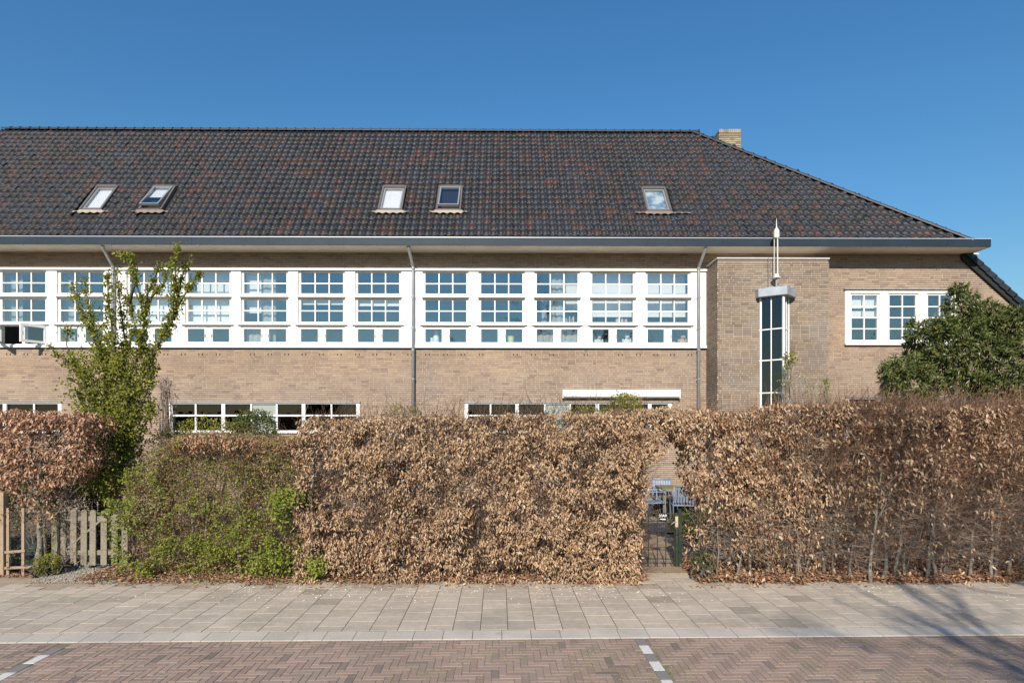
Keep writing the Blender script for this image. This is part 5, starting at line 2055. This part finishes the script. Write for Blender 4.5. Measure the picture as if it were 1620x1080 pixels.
# lattice fence at the far left
lf = thing('lattice_fence', 'low wooden lattice panel with a pinkish post at the far left under the hedge', 'fence', (0, 0, 0))
FD = 8.62
m = MB()
c0 = W(3, 778, FD)
m.box(c0.x - 0.06, c0.x + 0.055, FD - 0.04, FD + 0.05, -0.03, c0.z)
m.build('post', M_WOODP, lf)
for px in (13, 37):
    x = W(px, 760, FD).x
    m = MB()
    m.box(x - 0.02, x + 0.02, FD - 0.012, FD + 0.012, 0.0, W(px, 803, FD).z)
    m.build('lath', M_WOODP, lf)
for py, px1 in ((873, 40), (898, 62)):
    a, b = W(8, py, FD - 0.02), W(px1, py - 2.5, FD - 0.02)
    m = MB()
    m.bar(a, b, 0.024, 0.035)
    m.build('lath', M_WOODP, lf)
m = MB()
a, b = W(16, 905, FD + 0.25), W(60, 905, FD + 0.25)
m.box(a.x, b.x, FD + 0.2, FD + 0.6, 0.0, 0.55)
o = m.build('storage_box', mat('dark_green_plastic', (0.03, 0.045, 0.045), 0.35))
tag(o, 'dark grey green plastic box standing behind the lattice panel', 'box')
m = MB()
c = W(128, 897, 9.1)
rs = random.Random(4)
bm_pts = []
nlat, nlon = 5, 9
for i in range(nlat + 1):
    th = math.pi * i / nlat
    for j in range(nlon):
        ph = 2 * math.pi * j / nlon
        k = 1 + rs.uniform(-0.15, 0.15)
        bm_pts.append((c.x + 0.16 * k * math.sin(th) * math.cos(ph), 9.15 + 0.1 * k * math.sin(th) * math.sin(ph), 0.05 + 0.075 * k * math.cos(th)))
fs = [(i * nlon + j, i * nlon + (j + 1) % nlon, (i + 1) * nlon + (j + 1) % nlon, (i + 1) * nlon + j) for i in range(nlat) for j in range(nlon)]
m.add(bm_pts, fs)
o = m.build('stone', mat('stone', (0.24, 0.23, 0.20), 0.9, noise=(20, 0.3), bump=(30, 0.8, 0.01)), smooth=True)
tag(o, 'rounded grey field stone lying under the picket gate', 'stone')
# gravel before the picket gate
n = 7000
P = np.stack([RNG.uniform(-6.85, -5.6, n), RNG.uniform(8.25, 9.3, n), RNG.uniform(0.018, 0.03, n)], 1)
r = RNG.uniform(0.006, 0.014, n)[:, None]
V = np.empty((n, 5, 3), np.float32)
an0 = RNG.uniform(0, 6.28, n)
for k in range(4):
    an = an0 + k * math.pi / 2 + RNG.normal(0, 0.25, n)
    V[:, k] = P + np.stack([np.cos(an), np.sin(an), np.zeros(n)], 1) * r
V[:, 4] = P + [0, 0, 1] * r * 0.8
Fq = (np.arange(n)[:, None, None] * 5 + np.array([(0, 1, 4), (1, 2, 4), (2, 3, 4), (3, 0, 4)])[None]).reshape(-1, 3)
me = np_mesh('gravel', V.reshape(-1, 3), Fq, mat('gravel', rough=0.9, ramp=[(0, (0.20, 0.18, 0.14)), (0.6, (0.32, 0.28, 0.22)), (1, (0.48, 0.43, 0.36))]), np.repeat(RNG.random(n), 4))
o = link('gravel', me)
tag(o, 'patch of small grey brown gravel in front of the picket gate', 'gravel', kind='stuff')

# metal garden gate
M_GREENM = mat('dark_green_metal', (0.032, 0.042, 0.028), 0.5, metal=0.2, noise=(20, 0.15))
mg = thing('metal_gate', 'low dark green metal garden gate with ring ornaments, closing the opening in the tall hedge', 'gate', (0, 0, 0))
MD = 9.12


def GP(px, py, dy=0.0):
    return W(px, py, MD + dy)


for py, r in ((811.5, 0.011), (823.5, 0.008), (883, 0.008), (895.5, 0.009)):
    m = MB()
    m.tube([GP(1013, py), GP(1068, py + 0.8)], r, 6)
    m.build('rail', M_GREENM, mg)
for px in (1014.5, 1026, 1040, 1053.3, 1066.7):
    m = MB()
    m.tube([GP(px, 811, -0.012), GP(px, 897, -0.012)], 0.0075, 6)
    m.build('bar', M_GREENM, mg)
for px in (1023.5, 1035.5, 1048.5, 1061.5):
    m = MB()
    m.tube([GP(px, 879, -0.02), GP(px + 2.2, 898.5, -0.02)], 0.0055, 5)
    m.tube([GP(px + 1.5, 879, -0.02), GP(px - 3.0 + 4.6, 898.5, -0.02)], 0.003, 5)
    m.build('spike', M_GREENM, mg)
for px in (1019.5, 1033, 1060):
    c = GP(px, 817.5)
    pts = []
    for k in range(13):
        a = 2 * math.pi * k / 12
        pts.append((c.x + 0.053 * math.cos(a), MD, c.z + 0.053 * math.sin(a)))
    m = MB()
    m.tube(pts, 0.005, 5, caps=False)
    m.build('ring', M_GREENM, mg)
m = MB()
a = GP(1068, 811)
b = GP(1072.5, 835)
m.box(a.x - 0.006, b.x + 0.012, MD - 0.02, MD + 0.025, b.z, a.z)
lk = m.build('lock_case', M_GREENM, mg)
m = MB()
a, b = GP(1067.6, 816), GP(1072, 833)
m.box(a.x, b.x, MD - 0.026, MD - 0.0205, b.z, a.z)
m.build('lock_plate', mat('pale_brass', (0.62, 0.47, 0.30), 0.5, metal=0.2), lk)
m = MB()
m.tube([GP(1070.2, 823.5, -0.05), GP(1062, 828.5, -0.05)], 0.008, 6)
m.tube([GP(1070.2, 823.5, -0.05), GP(1070.2, 823.5, -0.02)], 0.007, 6)
m.build('handle', mat('light_metal', (0.65, 0.62, 0.58), 0.35, metal=0.6), lk)
m = MB()
a = GP(1069, 833)
m.box(GP(1069.5, 833).x - 0.012, GP(1071, 833).x + 0.012, MD - 0.018, MD + 0.018, GP(1070, 896).z, GP(1070, 835).z)
m.build('end_bar', M_GREENM, mg)
mp = MB()
c = W(1075.3, 806, MD + 0.02)
mp.box(c.x - 0.028, c.x + 0.028, MD - 0.01, MD + 0.05, -0.05, c.z)
mp.box(c.x - 0.031, c.x + 0.031, MD - 0.013, MD + 0.053, c.z, c.z + 0.008)
o = mp.build('gate_post', mat('green_post', (0.022, 0.042, 0.032), 0.45, metal=0.2), bevel=0.003)
tag(o, 'square dark green metal post at the latch side of the low metal gate', 'post')
# house number plate
m = MB()
a, b = GP(1041, 810.5), GP(1053.6, 823.3)
m.box(a.x, b.x, MD - 0.045, MD - 0.035, b.z, a.z)
sg = m.build('number_plate', mat('black_plate', (0.012, 0.010, 0.018), 0.35), None)
tag(sg, 'small black house number plate with white characters on the metal gate', 'sign')
MT = mat('white_letter', (0.8, 0.8, 0.8), 0.6)
cu = bpy.data.curves.new('lettering', 'FONT')
cu.body = '20A9'
cu.size = 0.056
cu.align_x = 'CENTER'
cu.extrude = 0.0012
cu.offset = 0.0012
cu.materials.append(MT)
_tmp = bpy.data.objects.new('tmp_text', cu)
COL.objects.link(_tmp)
bpy.context.view_layer.update()
_me = bpy.data.meshes.new_from_object(_tmp.evaluated_get(bpy.context.evaluated_depsgraph_get()))
bpy.data.objects.remove(_tmp)
_me.materials.clear()
_me.materials.append(MT)
o = link('lettering', _me, sg, ((a.x + b.x) / 2, MD - 0.0465, b.z + 0.068), (math.pi / 2, 0, 0))
m = MB()
m.box(a.x + 0.014, b.x - 0.02, MD - 0.0475, MD - 0.0452, b.z + 0.028, b.z + 0.040)
m.box(a.x + 0.05, b.x - 0.014, MD - 0.0475, MD - 0.0452, b.z + 0.022, b.z + 0.0275)
m.build('small_print', MT, sg)['kind'] = 'stuff'

# path of brownish pavers from the gate to the terrace
M_PATH = mat('garden_paver', rough=0.85, ramp=[(0, (0.25, 0.19, 0.13)), (0.5, (0.30, 0.225, 0.155)), (1, (0.27, 0.20, 0.15))], noise=((2, 0.15), (60, 0.15)), bump=(60, 0.5, 0.002))
gpth = sheet('garden_path', 1.88, 3.12, 8.72, 11.9, 0.033, M_JOINT, fr=False)
C, S = [], []
y = 8.72
k = 0
while y < 11.85:
    x = 1.88 + (0.1 if k % 2 else 0)
    while x < 3.09:
        w_ = min(0.2, 3.12 - x)
        C.append((x + w_ / 2, y + 0.05, 0.040 + random.gauss(0, 0.001)))
        S.append((w_ - 0.003, 0.097, 0.04))
        x += 0.2
    y += 0.1
    k += 1
C, S = np.array(C), np.array(S)
dd = np.hypot(C[:, 0], C[:, 1])
V, Fq, kk = chamfer_boxes(C, S, 0.003)
o = link('pavers', np_mesh('pavers', V, Fq, M_PATH, np.repeat(RNG.random(len(C)), kk)), gpth, (0, 0, -0.033))
o['kind'] = 'stuff'
ter = sheet('terrace', 0.6, 6.5, 11.9, 14.93, 0.046, mat('terrace_paving', (0.30, 0.235, 0.18), 0.9, noise=((3, 0.15), (40, 0.15)), bump=(30, 0.5, 0.004)), fr=False)
# raised stone bench along the wall
m = MB()
m.box(2.9, 5.2, 14.35, 14.85, 0.30, 0.42)
m.box(3.0, 5.1, 14.5, 14.84, 0.046, 0.299, 1)  # dark box put in for the shadow under the bench slab
o = m.build('stone_bench', [mat('grey_bench', (0.28, 0.26, 0.24), 0.8, noise=(8, 0.12)), mat('bench_underside_shade', (0.02, 0.025, 0.05), 0.6)], None)
tag(o, 'low grey bench along the brick wall behind the blue chairs', 'bench')

# blue garden chairs
M_BLUE = mat('blue_grey_metal', (0.22, 0.28, 0.38), 0.45, metal=0.1, noise=(10, 0.06))


def chair(label, x, y, rz):
    t = thing('garden_chair', label, 'chair', (x, y, 0.047), rz, 'blue chairs round the garden table')
    # seat slats: front is -y
    for k in range(6):
        m = MB()
        yy = -0.20 + k * 0.075
        m.box(-0.215, 0.215, yy, yy + 0.062, 0.425 - 0.006 * k, 0.437 - 0.006 * k)
        m.build('slat', M_BLUE, t)
    for k in range(7):
        m = MB()
        xx = -0.20 + k * 0.0615
        m.bar((xx + 0.02, 0.235, 0.47), (xx + 0.02, 0.325, 0.80), 0.045, 0.01, up=(0, 1, 0))
        m.build('slat', M_BLUE, t)
    for sx in (-1, 1):
        X_ = sx * 0.245
        m = MB()
        m.tube([(X_, -0.23, 0.0), (X_, -0.20, 0.30), (X_, -0.215, 0.62), (X_, -0.17, 0.665), (X_, 0.18, 0.66), (X_, 0.27, 0.63)], 0.012, 7)
        m.build('arm', M_BLUE, t, smooth=True)
        m = MB()
        m.tube([(X_ * 0.97, 0.31, 0.0), (X_ * 0.95, 0.215, 0.40), (X_ * 0.93, 0.26, 0.55), (X_ * 0.93, 0.335, 0.84)], 0.012, 7)
        m.build('leg', M_BLUE, t, smooth=True)
    m = MB()
    m.tube([(-0.228, 0.335, 0.84), (0.228, 0.335, 0.84)], 0.014, 7)
    m.tube([(-0.238, -0.21, 0.415), (0.238, -0.21, 0.415)], 0.010, 6)
    m.tube([(-0.235, 0.215, 0.40), (0.235, 0.215, 0.40)], 0.010, 6)
    m.tube([(-0.238, -0.21, 0.415), (-0.235, 0.215, 0.40)], 0.010, 6)
    m.tube([(0.238, -0.21, 0.415), (0.235, 0.215, 0.40)], 0.010, 6)
    m.build('seat_frame', M_BLUE, t, smooth=True)
    return t


CDn = 13.6
chair('blue metal armchair at the left end of the table, seen from its side', W(1034, 800, 13.45).x, 13.45, math.radians(90))
chair('blue metal armchair standing behind the table against the bench', W(1050, 780, 14.15).x, 14.05, math.radians(0))
chair('blue metal armchair with its slatted back turned to the street, right of the table leg', W(1078, 800, 13.2).x, 13.1, math.radians(172))
tb = thing('garden_table', 'rectangular olive green garden table between the blue chairs', 'table', (0, 0, 0))
M_OLIVE = mat('olive_table', (0.17, 0.165, 0.09), 0.6, noise=(9, 0.12))
tx = W(1051, 770, 13.3).x
m = MB()
m.box(tx - 0.05, tx + 1.15, 13.25, 14.0, 0.745, 0.785)
m.build('table_top', M_OLIVE, tb, bevel=0.004)
for lx, ly in ((tx + 0.0, 13.3), (tx + 1.1, 13.3), (tx + 0.0, 13.95), (tx + 1.1, 13.95)):
    m = MB()
    m.box(lx - 0.03, lx + 0.03, ly - 0.03, ly + 0.03, 0.047, 0.744)
    m.build('leg', M_OLIVE, tb)
st_ = thing('wooden_stool', 'small dark wooden stool below the garden table', 'stool', (W(1046, 800, 13.9).x, 13.9, 0.047))
MDW = mat('dark_wood', (0.06, 0.05, 0.035), 0.7)
m = MB()
m.box(-0.16, 0.16, -0.14, 0.14, 0.34, 0.37)
m.build('seat', MDW, st_)
for a, b in ((-1, -1), (1, -1), (1, 1), (-1, 1)):
    m = MB()
    m.box(a * 0.14 - 0.02, a * 0.14 + 0.02, b * 0.12 - 0.02, b * 0.12 + 0.02, 0, 0.339)
    m.build('leg', MDW, st_)


# weathered benches glimpsed through the hedges
def bench(label, xa, xb, y, m_):
    t = thing('garden_bench', label, 'bench', ((xa + xb) / 2, y, 0.02))
    w_ = (xb - xa) / 2
    for k in range(3):
        m = MB()
        m.box(-w_, w_, -0.2 + k * 0.14, -0.2 + k * 0.14 + 0.12, 0.43, 0.46)
        m.build('seat_board', m_, t)
    for k in range(2):
        m = MB()
        m.box(-w_, w_, 0.22, 0.245, 0.58 + k * 0.14, 0.69 + k * 0.14)
        m.build('back_board', m_, t)
    for sx in (-1, 1):
        for yy, h in ((-0.17, 0.429), (0.265, 0.86)):
            m = MB()
            m.box(sx * (w_ - 0.1) - 0.03, sx * (w_ - 0.1) + 0.03, yy - 0.02, yy + 0.02, 0, h)
            m.build('leg', m_, t)


bench('pale grey garden bench showing through the thin part of the mixed hedge', X8(395, 10), X8(540, 10), 10.0, mat('pale_grey_wood', (0.42, 0.42, 0.42), 0.8, noise=(20, 0.15)))
bench('greenish wooden bench showing through the middle of the tall beech hedge', X8(690, 9.9), X8(760, 9.9), 9.9, mat('greenish_wood', (0.20, 0.20, 0.15), 0.85, noise=(20, 0.2)))

# things on the window sills (in the building's frame)
def B2(px, py, q):
    x, z = F(px, py, q)
    return BO + Vector((x * BC - q * BS, x * BS + q * BC, z))


SILLZ = bz['c_b'] + 0.005
m = MB()
m.box(BX0 + 0.1, BX1 - 0.1, 0.165, 0.42, BZ0 + 0.02, SILLZ - 0.002)
m.build('inner_sill', M_WHITE, bld)


def sillthing(name, label, cat, px, build, q=0.28):
    x = FX(px, q)
    t = thing(name, label, cat, (BO.x + x * BC - q * BS, BO.y + x * BS + q * BC, SILLZ), math.atan(BT))
    build(t)
    return t


def part(t, name, m_, fn, smooth=True):
    mb = MB()
    fn(mb)
    return mb.build(name, m_, t, smooth=smooth)


def ball(mb, c, r, n=10):
    prof = [(r[0] * math.sin(math.pi * i / 7), c[2] - r[2] * math.cos(math.pi * i / 7)) for i in range(8)]
    o = len(mb.v)
    mb.lathe(prof, c[0], c[1], n)
    for i in range(o, len(mb.v)):
        v = mb.v[i]
        mb.v[i] = (v[0], c[1] + (v[1] - c[1]) * r[1] / r[0], v[2])


def teddy(col):
    def f(t):
        part(t, 'body', col, lambda b: ball(b, (0, 0, 0.10), (0.09, 0.07, 0.10)))
        h = part(t, 'head', col, lambda b: ball(b, (0.02, -0.02, 0.235), (0.065, 0.06, 0.06)))
        for s_ in (-1, 1):
            part(h, 'ear', col, lambda b: ball(b, (0.02 + s_ * 0.05, -0.01, 0.295), (0.022, 0.012, 0.022)))
            part(t, 'arm', col, lambda b: ball(b, (s_ * 0.095, -0.03, 0.13), (0.028, 0.03, 0.06)))
            part(t, 'leg', col, lambda b: ball(b, (s_ * 0.06, -0.08, 0.035), (0.035, 0.07, 0.035)))
        part(h, 'snout', col, lambda b: ball(b, (0.02, -0.08, 0.225), (0.025, 0.025, 0.02)))
    return f


TOYB = mat('tan_plush', (0.55, 0.38, 0.24), 0.95)
TOYW = mat('white_plush', (0.75, 0.74, 0.72), 0.95)
sillthing('teddy_bear', 'large tan plush bear sitting in the rightmost small casement of the band', 'toy', 1079, teddy(TOYB))
sillthing('teddy_bear', 'larger white plush animal in the small casement third from the right end', 'toy', 991, teddy(TOYW))
sillthing('teddy_bear', 'smaller white plush animal low in the casement fifth from the right end', 'toy', 947, teddy(TOYW), 0.32)
sillthing('plush_ball', 'pale yellow soft ball touching the tan plush bear', 'toy', 1066, lambda t: part(t, 'ball', mat('yellow_plush', (0.7, 0.55, 0.15), 0.9), lambda b: ball(b, (0, 0, 0.06), (0.06, 0.06, 0.06))))
sillthing('vase', 'tall white vase in the first window right of the middle downpipe', 'vase', 690,
          lambda t: part(t, 'body', M_WHITE, lambda b: b.lathe([(0.0, 0), (0.07, 0.002), (0.085, 0.12), (0.075, 0.25), (0.04, 0.33), (0.055, 0.38), (0.0, 0.38)], 0, 0, 14)))
sillthing('jug', 'slim white jug standing left of the tall white vase', 'jug', 683,
          lambda t: part(t, 'body', M_WHITE, lambda b: b.lathe([(0.0, 0), (0.035, 0.002), (0.042, 0.08), (0.03, 0.16), (0.036, 0.2), (0.0, 0.2)], 0, 0, 12)), 0.22)


def tub(t):
    part(t, 'tub', mat('lime_plastic', (0.55, 0.62, 0.25), 0.5), lambda b: b.lathe([(0.0, 0), (0.07, 0.002), (0.085, 0.23), (0.0, 0.23)], 0, 0, 14))
    part(t, 'lid', mat('lime_lid', (0.62, 0.68, 0.33), 0.5), lambda b: b.lathe([(0.0, 0.231), (0.09, 0.231), (0.09, 0.25), (0.0, 0.25)], 0, 0, 14))


sillthing('storage_tub', 'pale lime green tub in the small casement second from the middle downpipe', 'tub', 808, tub)


def toycar(t):
    r_ = mat('red_toy_plastic', (0.55, 0.05, 0.04), 0.4)
    part(t, 'body', r_, lambda b: (b.box(-0.13, 0.13, -0.04, 0.04, 0.025, 0.065), b.prism([(-0.07, 0.0655), (0.06, 0.0655), (0.035, 0.105), (-0.05, 0.105)], -0.036, 0.036)), False)
    for sx in (-0.08, 0.08):
        part(t, 'wheel', M_LEDGE, lambda b: b.tube([(sx, -0.046, 0.025), (sx, 0.046, 0.025)], 0.025, 10))


sillthing('toy_car', 'red toy car on the sill of the small casement left of the middle', 'toy', 497, toycar)
sillthing('candle_jar', 'small red jar by the casement nearest the middle downpipe on its left', 'jar', 625,
          lambda t: part(t, 'body', mat('red_glass', (0.5, 0.06, 0.05), 0.3), lambda b: b.lathe([(0.0, 0), (0.03, 0.002), (0.034, 0.05), (0.012, 0.075), (0.01, 0.11), (0.0, 0.11)], 0, 0, 12)))


def books(t):
    x = -0.22
    for k in range(9):
        w_ = random.uniform(0.02, 0.045)
        h = random.uniform(0.16, 0.26)
        c_ = random.choice(((0.1, 0.15, 0.3), (0.6, 0.58, 0.5), (0.35, 0.1, 0.08), (0.2, 0.3, 0.25), (0.7, 0.7, 0.7), (0.05, 0.08, 0.15)))
        part(t, 'book', mat('book_%02d' % k, c_, 0.7), lambda b: b.box(x, x + w_ - 0.002, -0.08, 0.08, 0.0, h), False)
        x += w_


t = sillthing('book_row', 'row of books and folders behind the middle pane row, third bay from the right end', 'books', 903, books, 0.5)
t.location.z = bz['p2b'] - 0.02
m = MB()
m.box(FX(852, 0.5), FX(1090, 0.5), 0.43, 0.62, bz['p2b'] - 0.05, bz['p2b'] - 0.021)
m.build('inner_shelf', M_ROOM, bld)
t = sillthing('book_row', 'mixed ornaments and books behind the middle pane row, second bay from the right end', 'books', 985, books, 0.5)
t.location.z = bz['p2b'] - 0.02
